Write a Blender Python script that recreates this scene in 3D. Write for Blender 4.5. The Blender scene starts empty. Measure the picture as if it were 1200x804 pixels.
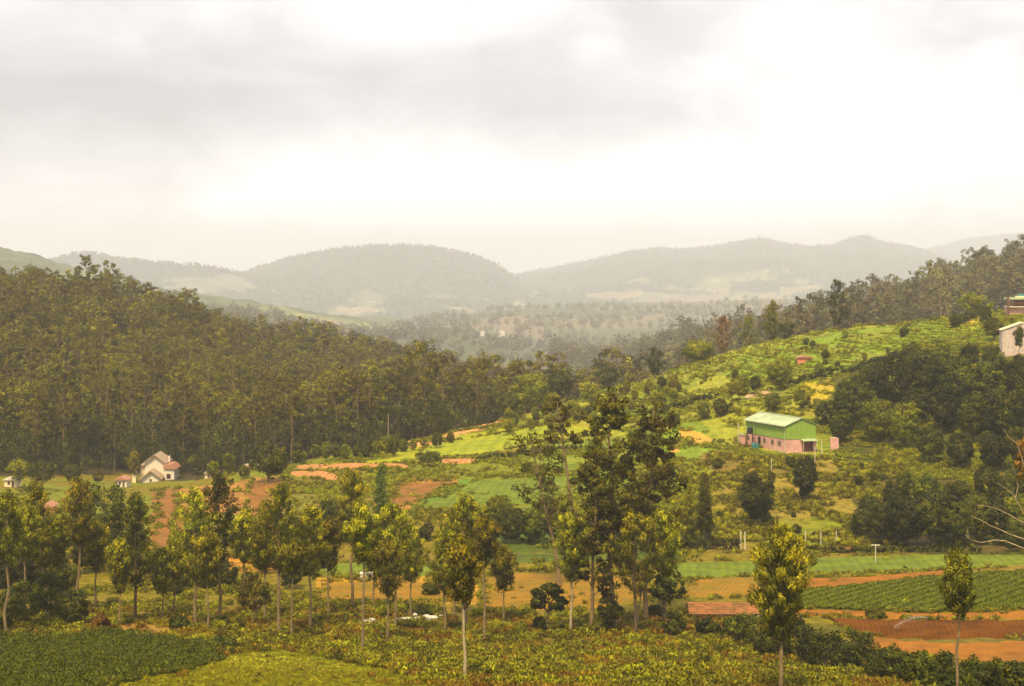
import bpy, math, random
import numpy as np
from mathutils import Vector
random.seed(7); RS = np.random.RandomState(7)
S = bpy.context.scene; COL = S.collection
F = 2239.0; YH = 300.0            # focal length and eye level, in pixels of a 1200 wide frame

# ------------------------------------------------------------------ camera
cam = bpy.data.cameras.new('camera'); camo = bpy.data.objects.new('camera', cam); COL.objects.link(camo)
cam.sensor_width = 36; cam.lens = 36*F/1200; cam.clip_start = 1; cam.clip_end = 40000
cam.shift_y = -(402-YH)/1200.0
camo.rotation_euler = (math.pi/2, 0, 0); S.camera = camo

# ------------------------------------------------------------------ world, sun, exposure
SUN_EL, SUN_AZ = 54, 192          # azimuth clockwise from +Y: behind the camera, a little left of it
w = bpy.data.worlds.new('World'); S.world = w; w.use_nodes = True
nt = w.node_tree; nt.nodes.clear()
def N(nt, t, **k):
    n = nt.nodes.new(t)
    for a, b in k.items(): setattr(n, a, b)
    return n
def L(nt, a, b): nt.links.new(a, b)
def mth(nt, op, a, b=None, clamp=False):
    n = N(nt, 'ShaderNodeMath', operation=op, use_clamp=clamp)
    for i, v in enumerate((a, b)):
        if v is None: continue
        if hasattr(v, 'links'): L(nt, v, n.inputs[i])
        else: n.inputs[i].default_value = v
    return n.outputs[0]
def ramp(nt, fac, stops):
    r = N(nt, 'ShaderNodeValToRGB'); L(nt, fac, r.inputs[0]); e = r.color_ramp.elements
    while len(e) < len(stops): e.new(0.5)
    for el, (p, c) in zip(e, stops): el.position = p; el.color = tuple(c)+(1,)
    return r.outputs[0]
def mixc(nt, fac, a, b, bt='MIX'):
    m = N(nt, 'ShaderNodeMix', data_type='RGBA', blend_type=bt)
    for i, v in ((0, fac), (6, a), (7, b)):
        if hasattr(v, 'links'): L(nt, v, m.inputs[i])
        elif i == 0: m.inputs[0].default_value = v
        else: m.inputs[i].default_value = tuple(v)+(1,) if len(v) == 3 else v
    return m.outputs[2]
sky = N(nt, 'ShaderNodeTexSky', sky_type='NISHITA', sun_disc=False)
sky.sun_elevation = math.radians(SUN_EL); sky.sun_rotation = math.radians(SUN_AZ)
tc = N(nt, 'ShaderNodeTexCoord')
mp = N(nt, 'ShaderNodeMapping'); mp.inputs['Scale'].default_value = (3.2, 3.2, 6.2); mp.inputs['Location'].default_value = (1.9, 0.3, 0.35)
L(nt, tc.outputs['Generated'], mp.inputs[0])
n1 = N(nt, 'ShaderNodeTexNoise'); n1.inputs['Scale'].default_value = 1.25; n1.inputs['Detail'].default_value = 7; n1.inputs['Roughness'].default_value = .52
n1.inputs['Distortion'].default_value = .25
L(nt, mp.outputs[0], n1.inputs[0])
cl = ramp(nt, n1.outputs[0], [(0.34, (6.8, 6.6, 6.5)), (0.46, (9.0, 8.75, 8.5)), (0.56, (12.0, 11.7, 11.2)), (0.68, (14.5, 14.0, 13.2))])
sx = N(nt, 'ShaderNodeSeparateXYZ'); L(nt, tc.outputs['Generated'], sx.inputs[0])
def bump2(cx, cz, wx_, wz):            # a soft cloud bank in one direction of the sky
    a = mth(nt, 'DIVIDE', mth(nt, 'SUBTRACT', sx.outputs[0], cx), wx_); b_ = mth(nt, 'DIVIDE', mth(nt, 'SUBTRACT', sx.outputs[2], cz), wz)
    return mth(nt, 'POWER', 2.718, mth(nt, 'MULTIPLY', mth(nt, 'ADD', mth(nt, 'MULTIPLY', a, a), mth(nt, 'MULTIPLY', b_, b_)), -1.0))
front = mth(nt, 'GREATER_THAN', sx.outputs[1], 0)
bank = mth(nt, 'ADD', mth(nt, 'MULTIPLY', bump2(-.25, .070, .24, .050), .42), mth(nt, 'MULTIPLY', bump2(.0, .085, .16, .032), .30))
bank = mth(nt, 'SUBTRACT', bank, mth(nt, 'MULTIPLY', bump2(-.03, .036, .20, .026), .62)); bank = mth(nt, 'SUBTRACT', bank, mth(nt, 'MULTIPLY', bump2(.22, .06, .16, .07), .12))
n2 = N(nt, 'ShaderNodeTexNoise'); n2.inputs['Scale'].default_value = 4.2; n2.inputs['Detail'].default_value = 8; n2.inputs['Roughness'].default_value = .52; n2.inputs['Distortion'].default_value = .5; L(nt, mp.outputs[0], n2.inputs[0])
dk = mth(nt, 'ADD', mth(nt, 'MULTIPLY', bank, front), mth(nt, 'ADD', mth(nt, 'MULTIPLY', mth(nt, 'SUBTRACT', n1.outputs[0], .5), 1.25), mth(nt, 'MULTIPLY', mth(nt, 'SUBTRACT', n2.outputs[0], .5), 1.25)))
dk = mth(nt, 'ADD', dk, .31)
cl = ramp(nt, dk, [(0.0, (11.6, 11.1, 10.9)), (.25, (9.1, 8.7, 8.6)), (.55, (7.5, 7.2, 7.2)), (1.0, (5.8, 5.6, 5.6))])
skyc = mixc(nt, 0.94, sky.outputs[0], cl)
bg = N(nt, 'ShaderNodeBackground'); bg.inputs[1].default_value = 0.1; L(nt, skyc, bg.inputs[0])
wo = N(nt, 'ShaderNodeOutputWorld'); L(nt, bg.outputs[0], wo.inputs[0])

sl = bpy.data.lights.new('sun', 'SUN'); so = bpy.data.objects.new('sun', sl); COL.objects.link(so)
sl.energy = 4.6; sl.angle = math.radians(10); sl.color = (1, .81, .44)
az, el = math.radians(SUN_AZ), math.radians(SUN_EL)
sd = Vector((math.sin(az)*math.cos(el), math.cos(az)*math.cos(el), math.sin(el)))
so.rotation_euler = sd.to_track_quat('Z', 'Y').to_euler(); so.location = (0, -50, 80)
S.view_settings.view_transform = 'Standard'; S.view_settings.look = 'None'
S.view_settings.exposure = 0.32; S.view_settings.gamma = 1
cy = S.cycles; cy.max_bounces = 5; cy.diffuse_bounces = 3; cy.glossy_bounces = 2; cy.transmission_bounces = 3
cy.volume_bounces = 2; cy.transparent_max_bounces = 6; cy.use_denoising = True

# ------------------------------------------------------------------ noise and terrain
def vnoise(x, y, seed=0):
    x = np.asarray(x, float); y = np.asarray(y, float)
    xi = np.floor(x).astype(np.int64); yi = np.floor(y).astype(np.int64); fx = x-xi; fy = y-yi
    def h(a, b):
        n = (a*374761393 + b*668265263 + seed*1442695041) & 0x7fffffff
        n = ((n ^ (n >> 13))*1274126177) & 0x7fffffff
        return ((n ^ (n >> 16)) & 0xffff)/65535.0
    u = fx*fx*(3-2*fx); v = fy*fy*(3-2*fy)
    return (h(xi, yi)*(1-u)+h(xi+1, yi)*u)*(1-v)+(h(xi, yi+1)*(1-u)+h(xi+1, yi+1)*u)*v
def fbm(x, y, seed=0, o=4):
    s = 0; a = .5
    for i in range(o): s = s+a*vnoise(x*2**i, y*2**i, seed+i*17); a *= .5
    return s/(1-.5**o)
def Yr(*p): return [(d, -(y-YH)/F*d) for d, y in p]
near_l = Yr((130, 804), (150, 776), (170, 752), (190, 728), (215, 696))
near_m = Yr((130, 804), (150, 780), (170, 762), (190, 740), (202, 720), (215, 696))
near_r = Yr((130, 814), (150, 798), (168, 785), (180, 768), (200, 722), (215, 697))
st = [(0, -11), (60, -17)]
TB = {
 0:   st+near_l+Yr((250, 640), (290, 600), (330, 578), (370, 562))+[(400, -45), (470, -40), (540, -29), (620, -20), (700, -24), (900, -45), (1300, -58), (1800, -50), (2600, -58), (3600, -125), (9500, -130)],
 150: st+near_l+Yr((250, 640), (290, 605), (330, 585), (370, 572), (400, 566))+[(430, -48), (500, -44), (570, -33), (650, -24), (750, -30), (950, -55), (1300, -68), (1800, -55), (2600, -58), (3600, -125), (9500, -130)],
 300: st+near_l+Yr((250, 642), (280, 606), (310, 575), (340, 548))+[(390, -45), (480, -49), (600, -46), (750, -43), (850, -52), (1000, -65), (1300, -78), (1800, -70), (2600, -62), (3600, -128), (5400, -190), (9500, -200)],
 400: st+near_l+Yr((250, 642), (280, 604), (310, 573), (340, 545), (365, 527))+[(405, -44), (500, -53), (600, -52), (770, -48), (900, -62), (1300, -82), (1800, -84), (2600, -84), (3600, -128), (5400, -190), (9500, -200)],
 500: st+near_m+Yr((250, 642), (275, 610), (300, 582), (330, 553), (360, 528), (385, 510))+[(420, -40), (500, -56), (650, -58), (800, -57), (950, -72), (1300, -84), (1800, -86), (2600, -90), (3600, -128), (5400, -190), (9500, -200)],
 600: st+near_m+Yr((250, 645), (270, 617), (295, 585), (320, 556), (350, 528), (380, 505), (410, 487))+[(450, -44), (520, -60), (650, -70), (850, -68), (1000, -75), (1300, -84), (1800, -86), (2600, -90), (3600, -128), (5400, -190), (9500, -200)],
 700: st+near_m+Yr((250, 648), (270, 620), (295, 585), (320, 552), (350, 520), (380, 490), (410, 468), (435, 455))+[(480, -44), (550, -62), (700, -76), (900, -78), (1050, -78), (1300, -84), (1800, -86), (2600, -90), (3600, -128), (5400, -190), (9500, -200)],
 800: st+near_m+Yr((250, 650), (262, 636), (280, 600), (300, 565), (320, 535), (345, 505), (370, 482), (400, 460), (430, 438), (455, 425))+[(500, -38), (600, -55), (800, -66), (950, -58), (1100, -62), (1300, -80), (1800, -84), (2600, -90), (3600, -128), (5400, -190), (9500, -200)],
 900: st+near_r+Yr((250, 650), (262, 638), (285, 588), (306, 538), (318, 527), (330, 513), (350, 480), (380, 450), (410, 425), (435, 405), (455, 397))+[(500, -32), (600, -46), (750, -56), (900, -49), (1050, -55), (1300, -75), (1800, -80), (2600, -85), (3600, -128), (5400, -190), (9500, -200)],
 1000: st+near_r+Yr((250, 652), (262, 643), (280, 602), (300, 560), (325, 518), (350, 475), (380, 435), (410, 405), (435, 387), (450, 381))+[(500, -28), (600, -40), (750, -46), (860, -38), (1000, -42), (1300, -70), (1800, -75), (2600, -80), (3600, -128), (5400, -190), (9500, -200)],
 1100: st+near_r+Yr((250, 650), (262, 643), (280, 597), (300, 550), (325, 505), (350, 462), (380, 425), (410, 397), (435, 380), (450, 374))+[(500, -24), (600, -32), (750, -34), (840, -29), (1000, -36), (1300, -60), (1800, -70), (2600, -75), (3600, -128), (5400, -190), (9500, -200)],
 1200: st+near_r+Yr((250, 650), (262, 642), (280, 592), (300, 538), (325, 487), (350, 440), (380, 405), (400, 390), (420, 372), (450, 360))+[(500, -18), (600, -24), (750, -22), (830, -19), (1000, -28), (1300, -50), (1800, -60), (2600, -70), (3600, -128), (5400, -190), (9500, -200)],
}
PXC = sorted(TB)
KS = lambda p: np.interp(p, [400, 700], [1, 1.9])
def md(p, d): return np.where(np.asarray(d) > 480, 480+(np.asarray(d)-480)*KS(p), d)     # the back of the valley is stretched away
TB = {p: [(float(md(p, d)), z*float(md(p, d))/d if d > 480 and d < 1900 else z*(1.25 if d > 1900 else 1)) for d, z in TB[p]] for p in PXC}
DG = np.unique(np.concatenate([np.linspace(0, 130, 14), np.linspace(130, 480, 176), np.linspace(480, 1300, 120), np.geomspace(1300, 18000, 76)]))
def smooth1(a, k):
    p = np.concatenate([np.repeat(a[:1], k), a, np.repeat(a[-1:], k)]); ker = np.hanning(2*k+3)[1:-1]; ker /= ker.sum()
    return np.convolve(p, ker, 'valid')
ZT = np.array([smooth1(np.interp(DG, *zip(*TB[p])), 3) for p in PXC])
AX = np.linspace(-100, 1300, 281)                       # fine azimuth table, smoothed across columns
ZF = np.zeros((len(AX), len(DG)))
for j in range(len(DG)): ZF[:, j] = smooth1(np.interp(AX, PXC, ZT[:, j]), 7)
SPUR = (PXC, [262, 262, 262, 262, 265, 268, 268, 270, 272, 275, 275, 275])
def H(x, y):
    x = np.asarray(x, float); y = np.asarray(y, float)
    r = np.hypot(x, y); ph = np.arctan2(x, y); pc = np.clip(ph, -.302, .302)
    px = 600+F*np.tan(pc); D = np.clip(r*np.cos(pc), 0, 17990)
    fi = np.clip((px-AX[0])/(AX[1]-AX[0]), 0, len(AX)-1.001); i = fi.astype(int); u = fi-i
    j = np.clip(np.searchsorted(DG, D, side='right')-1, 0, len(DG)-2); v = (D-DG[j])/(DG[j+1]-DG[j])
    z = (ZF[i, j]*(1-v)+ZF[i, j+1]*v)*(1-u)+(ZF[i+1, j]*(1-v)+ZF[i+1, j+1]*v)*u
    # terraces: banks that follow the contours of the far slope
    tm = np.clip((D-285)/25, 0, 1)*np.clip((470-D)/20, 0, 1)*np.clip((px-380)/120, 0, 1)*np.clip((1090-px)/60, 0, 1)
    hh = 1.15; q = (z+1.0*fbm(x/35, y/35, 5, 2))/hh; fr = q-np.floor(q)
    tz = (np.clip((fr-.62)/.38, 0, 1)**1-fr)*hh
    z = z+tm*tz*.62
    z = z+(fbm(x/9, y/9, 11, 3)-.5)*.55*np.clip((r-60)/80, 0, 1)*np.clip(.35+np.abs(D-225)/60, .2, 1)
    z = z+(fbm(x/60, y/60, 31, 3)-.5)*7*np.clip((r-480)/200, 0, 1)
    return z+(fbm(x/300, y/300, 41, 3)-.5)*26*np.clip((r-1300)/900, 0, 1)
def P(px, py, D): return Vector(((px-600)/F*D, D, (YH-py)/F*D))
MD = np.geomspace(95, 3500, 1500)
def hit(px, py, dmin=95):
    a = (px-600)/F; ds = MD[MD >= dmin]
    z = H(a*ds, ds); m = z >= (YH-py)/F*ds
    k = int(np.argmax(m)) if m.any() else len(ds)-1
    return float(ds[k])
def ground(px, py, dmin=95):
    D = hit(px, py, dmin); x = (px-600)/F*D
    return Vector((x, D, float(H(x, D))))
def on(x, y): return Vector((x, y, float(H(x, y))))

# ------------------------------------------------------------------ mesh helpers
def unit(a): return a/(np.linalg.norm(a, axis=-1, keepdims=True)+1e-9)
def quadmesh(name, v, q, mats=(), mi=None, attrs=None, smooth=False):
    v = np.asarray(v, np.float32).reshape(-1, 3); q = np.asarray(q, np.int32).reshape(-1, 4).copy(); nrm = None
    tn = (attrs or {}).get('tint')
    if tn is not None and np.ndim(tn) == 2:      # leaves carry the outward direction of their clump: rounded shading
        lf = np.abs(tn[:, 1:]).sum(1) > 0; pl = v[lf]; cc = (pl.min(0)+pl.max(0))/2; ex = (pl.max(0)-pl.min(0))/2+1e-3
        nrm = np.where(lf[:, None], unit(tn[:, 1:]*.8+unit((v-cc)/ex)*.55+np.array([0, 0, .22])), 0)
        gn = np.cross(v[q[:, 2]]-v[q[:, 0]], v[q[:, 3]]-v[q[:, 1]]); fl_ = (gn*nrm[q[:, 0]]).sum(1) < 0; q[fl_] = q[fl_][:, ::-1]
        attrs = dict(attrs, tint=tn[:, 0]); smooth = True
    me = bpy.data.meshes.new(name); me.vertices.add(len(v)); me.vertices.foreach_set('co', v.ravel())
    me.loops.add(q.size); me.loops.foreach_set('vertex_index', q.ravel())
    me.polygons.add(len(q)); me.polygons.foreach_set('loop_start', np.arange(0, q.size, 4, dtype=np.int32))
    for m in mats: me.materials.append(m)
    if mi is not None: me.polygons.foreach_set('material_index', np.asarray(mi, np.int32))
    me.polygons.foreach_set('use_smooth', np.full(len(q), smooth, bool))
    for k, a in (attrs or {}).items():
        a = np.asarray(a, np.float32)
        if a.ndim == 1: me.attributes.new(k, 'FLOAT', 'POINT').data.foreach_set('value', a)
        else:
            a4 = np.ones((len(a), 4), np.float32); a4[:, :3] = a
            me.attributes.new(k, 'FLOAT_COLOR', 'POINT').data.foreach_set('color', a4.ravel())
    me.update(calc_edges=True)
    if nrm is not None: me.normals_split_custom_set_from_vertices(nrm.tolist())
    return me
def link(name, data, parent=None, loc=None, rz=0):
    o = bpy.data.objects.new(name, data); COL.objects.link(o)
    if parent: o.parent = parent
    if loc is not None: o.location = loc
    o.rotation_euler[2] = rz
    return o
def tag(o, label, cat, group=None, kind=None):
    o['label'] = label; o['category'] = cat
    if group: o['group'] = group
    if kind: o['kind'] = kind
    return o
class MB:
    def __init__(s): s.v = []; s.f = []
    def poly(s, pts): n = len(s.v); s.v += [tuple(p) for p in pts]; s.f.append(tuple(range(n, n+len(pts))))
    def box(s, a, b):
        (x0, y0, z0), (x1, y1, z1) = a, b; n = len(s.v)
        s.v += [(x0, y0, z0), (x1, y0, z0), (x1, y1, z0), (x0, y1, z0), (x0, y0, z1), (x1, y0, z1), (x1, y1, z1), (x0, y1, z1)]
        s.f += [tuple(n+i for i in f) for f in ((0, 3, 2, 1), (4, 5, 6, 7), (0, 1, 5, 4), (1, 2, 6, 5), (2, 3, 7, 6), (3, 0, 4, 7))]
        return s
    def prism(s, prof, y0, y1):           # profile in xz, extruded along y
        n = len(s.v); k = len(prof)
        s.v += [(x, y0, z) for x, z in prof]+[(x, y1, z) for x, z in prof]
        s.f.append(tuple(range(n, n+k))); s.f.append(tuple(range(n+2*k-1, n+k-1, -1)))
        for i in range(k): j = (i+1) % k; s.f.append((n+i, n+k+i, n+k+j, n+j))
        return s
    def slab(s, pts, t):                  # thick sheet through 4 points, thickness downwards
        n = len(s.v); s.v += [tuple(p) for p in pts]+[(p[0], p[1], p[2]-t) for p in pts]
        s.f += [tuple(n+i for i in f) for f in ((0, 1, 2, 3), (7, 6, 5, 4), (0, 4, 5, 1), (1, 5, 6, 2), (2, 6, 7, 3), (3, 7, 4, 0))]
        return s
    def cyl(s, c, r, z0, z1, n=12, r1=None):
        r1 = r if r1 is None else r1; b = len(s.v)
        for z, q in ((z0, r), (z1, r1)):
            s.v += [(c[0]+q*math.cos(6.2832*i/n), c[1]+q*math.sin(6.2832*i/n), z) for i in range(n)]
        for i in range(n): j = (i+1) % n; s.f.append((b+i, b+j, b+n+j, b+n+i))
        s.f.append(tuple(b+n+i for i in range(n))); s.f.append(tuple(b+i for i in reversed(range(n)))); return s
    def build(s, name, mat, parent=None):
        me = bpy.data.meshes.new(name); me.from_pydata(s.v, [], s.f); me.materials.append(mat); me.update()
        return link(name, me, parent)
def tube(pts, rad, n=6):
    pts = np.asarray(pts, float); m = len(pts); t = np.gradient(pts, axis=0); t /= np.linalg.norm(t, axis=1)[:, None]+1e-9
    up = np.where(np.abs(t[:, 2:3]) > .9, [[1., 0, 0]], [[0., 0, 1.]]); a = np.cross(t, up); a /= np.linalg.norm(a, axis=1)[:, None]+1e-9
    b = np.cross(t, a); th = np.arange(n)*2*np.pi/n
    v = pts[:, None]+np.asarray(rad)[:, None, None]*(a[:, None]*np.cos(th)[None, :, None]+b[:, None]*np.sin(th)[None, :, None])
    q = [(i*n+k, i*n+(k+1) % n, (i+1)*n+(k+1) % n, (i+1)*n+k) for i in range(m-1) for k in range(n)]
    return v.reshape(-1, 3), np.array(q)
def merge(parts):
    V = []; Q = []; n = 0
    for v, q in parts: V.append(v); Q.append(np.asarray(q)+n); n += len(v)
    return np.concatenate(V), np.concatenate(Q)

# ------------------------------------------------------------------ materials
def mat(name, col, rough=.8, noise=.25, scale=1.5, bump=0.0, spec=.3, col2=None, metal=0):
    m = bpy.data.materials.new(name); m.use_nodes = True; t = m.node_tree; b = t.nodes['Principled BSDF']
    b.inputs['Roughness'].default_value = rough; b.inputs['Specular IOR Level'].default_value = spec; b.inputs['Metallic'].default_value = metal
    g = N(t, 'ShaderNodeTexCoord'); n = N(t, 'ShaderNodeTexNoise'); n.inputs['Scale'].default_value = scale; n.inputs['Detail'].default_value = 6
    L(t, g.outputs['Object'], n.inputs[0])
    c2 = col2 or tuple(c*(1-noise) for c in col)
    L(t, ramp(t, n.outputs[0], [(.35, c2), (.65, col)]), b.inputs['Base Color'])
    if bump:
        bp = N(t, 'ShaderNodeBump'); bp.inputs['Strength'].default_value = bump; L(t, n.outputs[0], bp.inputs['Height']); L(t, bp.outputs[0], b.inputs['Normal'])
    return m
def leafmat(name, dark, lite, tip, trans=.3, var=.35):
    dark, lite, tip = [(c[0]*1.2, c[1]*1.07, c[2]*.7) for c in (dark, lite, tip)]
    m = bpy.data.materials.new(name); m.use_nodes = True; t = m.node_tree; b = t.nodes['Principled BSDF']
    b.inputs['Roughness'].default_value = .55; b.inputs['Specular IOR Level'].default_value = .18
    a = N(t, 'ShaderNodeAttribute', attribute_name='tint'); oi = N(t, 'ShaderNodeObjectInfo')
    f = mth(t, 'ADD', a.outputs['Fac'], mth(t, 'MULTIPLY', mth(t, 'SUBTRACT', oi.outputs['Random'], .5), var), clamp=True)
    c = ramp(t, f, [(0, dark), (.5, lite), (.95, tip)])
    hs = N(t, 'ShaderNodeHueSaturation'); L(t, c, hs.inputs['Color'])
    L(t, mth(t, 'ADD', mth(t, 'MULTIPLY', oi.outputs['Random'], .05), .475), hs.inputs['Hue'])
    L(t, mth(t, 'ADD', mth(t, 'MULTIPLY', mth(t, 'FRACT', mth(t, 'MULTIPLY', oi.outputs['Random'], 7.3)), .5), .75), hs.inputs['Value'])
    L(t, hs.outputs[0], b.inputs['Base Color'])
    tr = N(t, 'ShaderNodeBsdfTranslucent'); L(t, hs.outputs[0], tr.inputs[0])
    mx = N(t, 'ShaderNodeMixShader'); mx.inputs[0].default_value = trans; L(t, b.outputs[0], mx.inputs[1]); L(t, tr.outputs[0], mx.inputs[2])
    L(t, mx.outputs[0], t.nodes['Material Output'].inputs[0]); return m
M = dict(
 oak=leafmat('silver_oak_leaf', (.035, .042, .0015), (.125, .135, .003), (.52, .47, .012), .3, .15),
 euc=leafmat('eucalyptus_leaf', (.050, .050, .002), (.150, .142, .003), (.30, .265, .005), .25, .5),
 euchaze=leafmat('haze_greyed_eucalyptus_leaf', (.085, .085, .045), (.165, .16, .085), (.24, .23, .12), .25, .5),  # leaf colour lightened and greyed so that it carries extra haze
 tall=leafmat('dark_tall_leaf', (.032, .030, .002), (.092, .082, .003), (.19, .16, .005), .25, .2),
 broad=leafmat('broadleaf', (.022, .034, .0015), (.070, .084, .003), (.20, .20, .008), .25, .5),
 lime=leafmat('lime_leaf', (.10, .12, .003), (.28, .29, .006), (.5, .46, .015), .35, .4),
 shrub=leafmat('shrub_leaf', (.055, .072, .002), (.165, .18, .004), (.34, .32, .008), .3, .7),
 blue=leafmat('bluish_conifer_leaf', (.04, .075, .015), (.11, .18, .04), (.24, .32, .08), .25, .2),
 tea=leafmat('tea_leaf', (.085, .115, .002), (.20, .235, .004), (.42, .42, .008), .3, .6),
 grass=leafmat('grass_blade', (.075, .085, .002), (.21, .208, .003), (.38, .34, .006), .3, .9),
 veg=leafmat('vegetable_leaf', (.045, .065, .002), (.10, .125, .003), (.19, .20, .006), .3, .3),
 drygrass=leafmat('dry_grass_blade', (.11, .07, .004), (.24, .155, .006), (.36, .24, .012), .3, .9),
 crop=leafmat('crop_leaf', (.045, .085, .003), (.12, .155, .003), (.22, .26, .008), .3, .4),
 rust=leafmat('rusty_leaf', (.14, .07, .01), (.24, .15, .02), (.36, .22, .03), .3, .4),
 bark=mat('bark', (.24, .165, .08), .9, .5, 3, .3), darkbark=mat('dark_bark', (.13, .085, .05), .9, .5, 3, .3),
 palebark=mat('pale_bark', (.42, .33, .20), .9, .4, 2, .2), deadwood=mat('dead_wood', (.36, .27, .14), .9, .4, 3, .3),
)

# ------------------------------------------------------------------ trees
def leaves(rs, c, r, n, ln, wd, dirs=None, spread=.8, flat=1.0, tint=None):
    """c (K,3) clump centres, r (K,) radii, n leaves per clump"""
    K = len(c); d = unit(rs.normal(size=(K, n, 3))); rad = rs.uniform(.15, 1, (K, n, 1))**.5
    p = c[:, None]+d*rad*r[:, None, None]*np.array([1, 1, flat])
    base = d if dirs is None else dirs[:, None]
    ld = unit(base*(1 if dirs is None else 1)+rs.normal(size=(K, n, 3))*spread)
    sd_ = unit(np.cross(ld, rs.normal(size=(K, n, 3))))
    l = ln*rs.uniform(.6, 1.35, (K, n, 1)); wv = wd*rs.uniform(.6, 1.3, (K, n, 1))
    v = np.stack([p-ld*l*.5, p+sd_*wv, p+ld*l*.5, p-sd_*wv], 2).reshape(-1, 3)
    q = np.arange(K*n*4).reshape(-1, 4)
    t = (tint if tint is not None else rs.uniform(.2, .7, K))[:, None]+rs.uniform(-.16, .16, (K, n))
    tn = np.concatenate([np.clip(t, 0, 1)[..., None], d], -1).reshape(-1, 4)
    return v, q, np.repeat(tn, 4, 0)
def prof(t, kind):
    if kind == 'cone': return (1-t)**.75*.95+.06
    if kind == 'umb': return np.sqrt(np.clip(1-(t*2-1)**2, 0, 1))
    return np.sin(np.pi*np.clip(t, 0, 1)**.72*.93+.14)**.8
def tree_data(rs, Ht, hc, W, kind='silver', lean=(0, 0), stems=1, dens=1.0, leaf=None):
    """returns ((trunk v,q), (crown v,q,tint)); metres"""
    parts = []; C = []; R = []; DR = []; T = []
    k = 7; tt = np.linspace(0, 1, k); bend = rs.normal(size=(k, 2))*Ht*.008; bend[0] = 0
    tr = np.stack([lean[0]*tt**1.3+bend[:, 0], lean[1]*tt+bend[:, 1], tt*Ht*.96], 1)
    r0 = max(.05, .0115*Ht)
    def at(t): return np.array([np.interp(t, tt, tr[:, i]) for i in range(3)])
    if kind != 'bush':
        parts.append(tube(tr, r0*(1-.8*tt)+.012, 7))
        for s in range(1, stems):
            a = rs.uniform(0, 6.28); e = np.array([math.cos(a), math.sin(a), 0])*W*.28*np.array([1, .6, 0])
            st_ = np.stack([tt[i]*e*1.0+at(tt[i])*np.array([1, 1, .9]) for i in range(k)]); parts.append(tube(st_, r0*.75*(1-.8*tt)+.01, 6))
    ch = Ht-hc
    if kind in ('silver', 'cone'):
        nb = int((30 if kind == 'silver' else 46)*dens)
        for i in range(nb):
            t = (i+.3)/nb; z = hc+ch*t*(.94 if kind == 'silver' else .97); a = i*2.39996+rs.uniform(-.4, .4)
            ln_ = W*(.57 if kind == 'silver' else .5)*float(prof(t, 'oval' if kind == 'silver' else 'cone'))*rs.uniform(.5, 1.12)
            upa = rs.uniform(.45, .9) if kind == 'silver' else rs.uniform(-.1, .35)
            b0 = at(min(z/(Ht*.96), 1)); dv = unit(np.array([math.cos(a), math.sin(a), 0]))
            e = b0+dv*ln_+np.array([0, 0, upa*ln_*.8]); mid = (b0+e)/2-np.array([0, 0, .08*ln_])
            parts.append(tube([b0, mid, e], [.03, .022, .008], 3))
            for u in (np.linspace(.35, 1.02, 5) if ln_ > .5 else (.7, 1.0)):
                C.append(b0+(e-b0)*u+rs.normal(size=3)*.13); R.append((.30+.22*rs.rand())*(1.0 if u < .9 else .85)*min(1, Ht/11+.25))
                DR.append(unit(dv*.55+np.array([0, 0, .75]) if kind == 'silver' else dv+np.array([0, 0, .1])))
                T.append(np.clip(.14+.30*rs.rand()+((.25+.32*t)*rs.rand()**.4 if u > .8 else 0), 0, 1))  # outer tips paler towards the top: new growth plus sunlight put into the tint
        lf = leaf or (.31, .045) ; n = int(36*dens)
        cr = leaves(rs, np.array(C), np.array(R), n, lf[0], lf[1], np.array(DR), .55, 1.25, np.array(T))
    elif kind == 'euc':
        nb = int(15*dens)
        for i in range(nb):
            t = (i+.5)/nb; z = hc+ch*t*.93; a = i*2.39996+rs.uniform(-.7, .7)
            ln_ = W*.5*(.45+.75*math.sin(math.pi*min(1, t*.8+.18)))*rs.uniform(.45, 1.1)
            if t > .9: ln_ *= .35
            b0 = at(max(.1, (z-ln_*.7)/(Ht*.96))); e = np.array([at(min(1, z/Ht))[0]+math.cos(a)*ln_, at(min(1, z/Ht))[1]+math.sin(a)*ln_, z])
            parts.append(tube([b0, (b0+e)/2+np.array([0, 0, .1*ln_]), e], [.08, .055, .02], 4))
            rr = W*rs.uniform(.13, .24)*(1.3 if dens > 1.05 and leaf else 1)
            for s in range(6):
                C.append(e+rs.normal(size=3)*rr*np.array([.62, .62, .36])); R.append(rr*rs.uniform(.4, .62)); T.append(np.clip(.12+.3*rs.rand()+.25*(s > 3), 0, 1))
        lf = leaf or (.48, .12)
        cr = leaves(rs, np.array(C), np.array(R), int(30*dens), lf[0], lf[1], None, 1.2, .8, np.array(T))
    else:                                # broad, bush
        nb = int((46 if kind == 'broad' else 30)*dens)
        for i in range(nb):
            d = unit(rs.normal(size=3)); rr = rs.uniform(.45, 1)**.5
            if kind == 'bush': d[2] = abs(d[2])
            lump = .78+.34*vnoise(d[0]*1.7+9, d[1]*1.7+d[2]*1.3+5, int(Ht*100) % 97)
            cz = hc+ch*.5 if kind == 'broad' else ch*.12
            sz = ch*.46 if kind == 'broad' else ch*.80
            c = np.array([lean[0]*.8+d[0]*W*.43*rr*lump, lean[1]*.8+d[1]*W*.43*rr*lump, cz+d[2]*sz*rr*lump])
            C.append(c); R.append(W*rs.uniform(.075, .13)+.08); T.append(np.clip(.08+.42*rs.rand()+.3*(rs.rand() > .8), 0, 1))
            if kind == 'broad' and i % 4 == 0: b0 = at(min(.95, max(.15, (c[2]-W*.25)/Ht))); parts.append(tube([b0, (b0+c)/2, c], [.09, .05, .015], 3))
            elif kind == 'bush' and i % 5 == 0: parts.append(tube([(0, 0, -.1), c*.5, c], [.05, .035, .012], 3))
        lf = leaf or (max(.22, W*.045), max(.07, W*.017))
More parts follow.
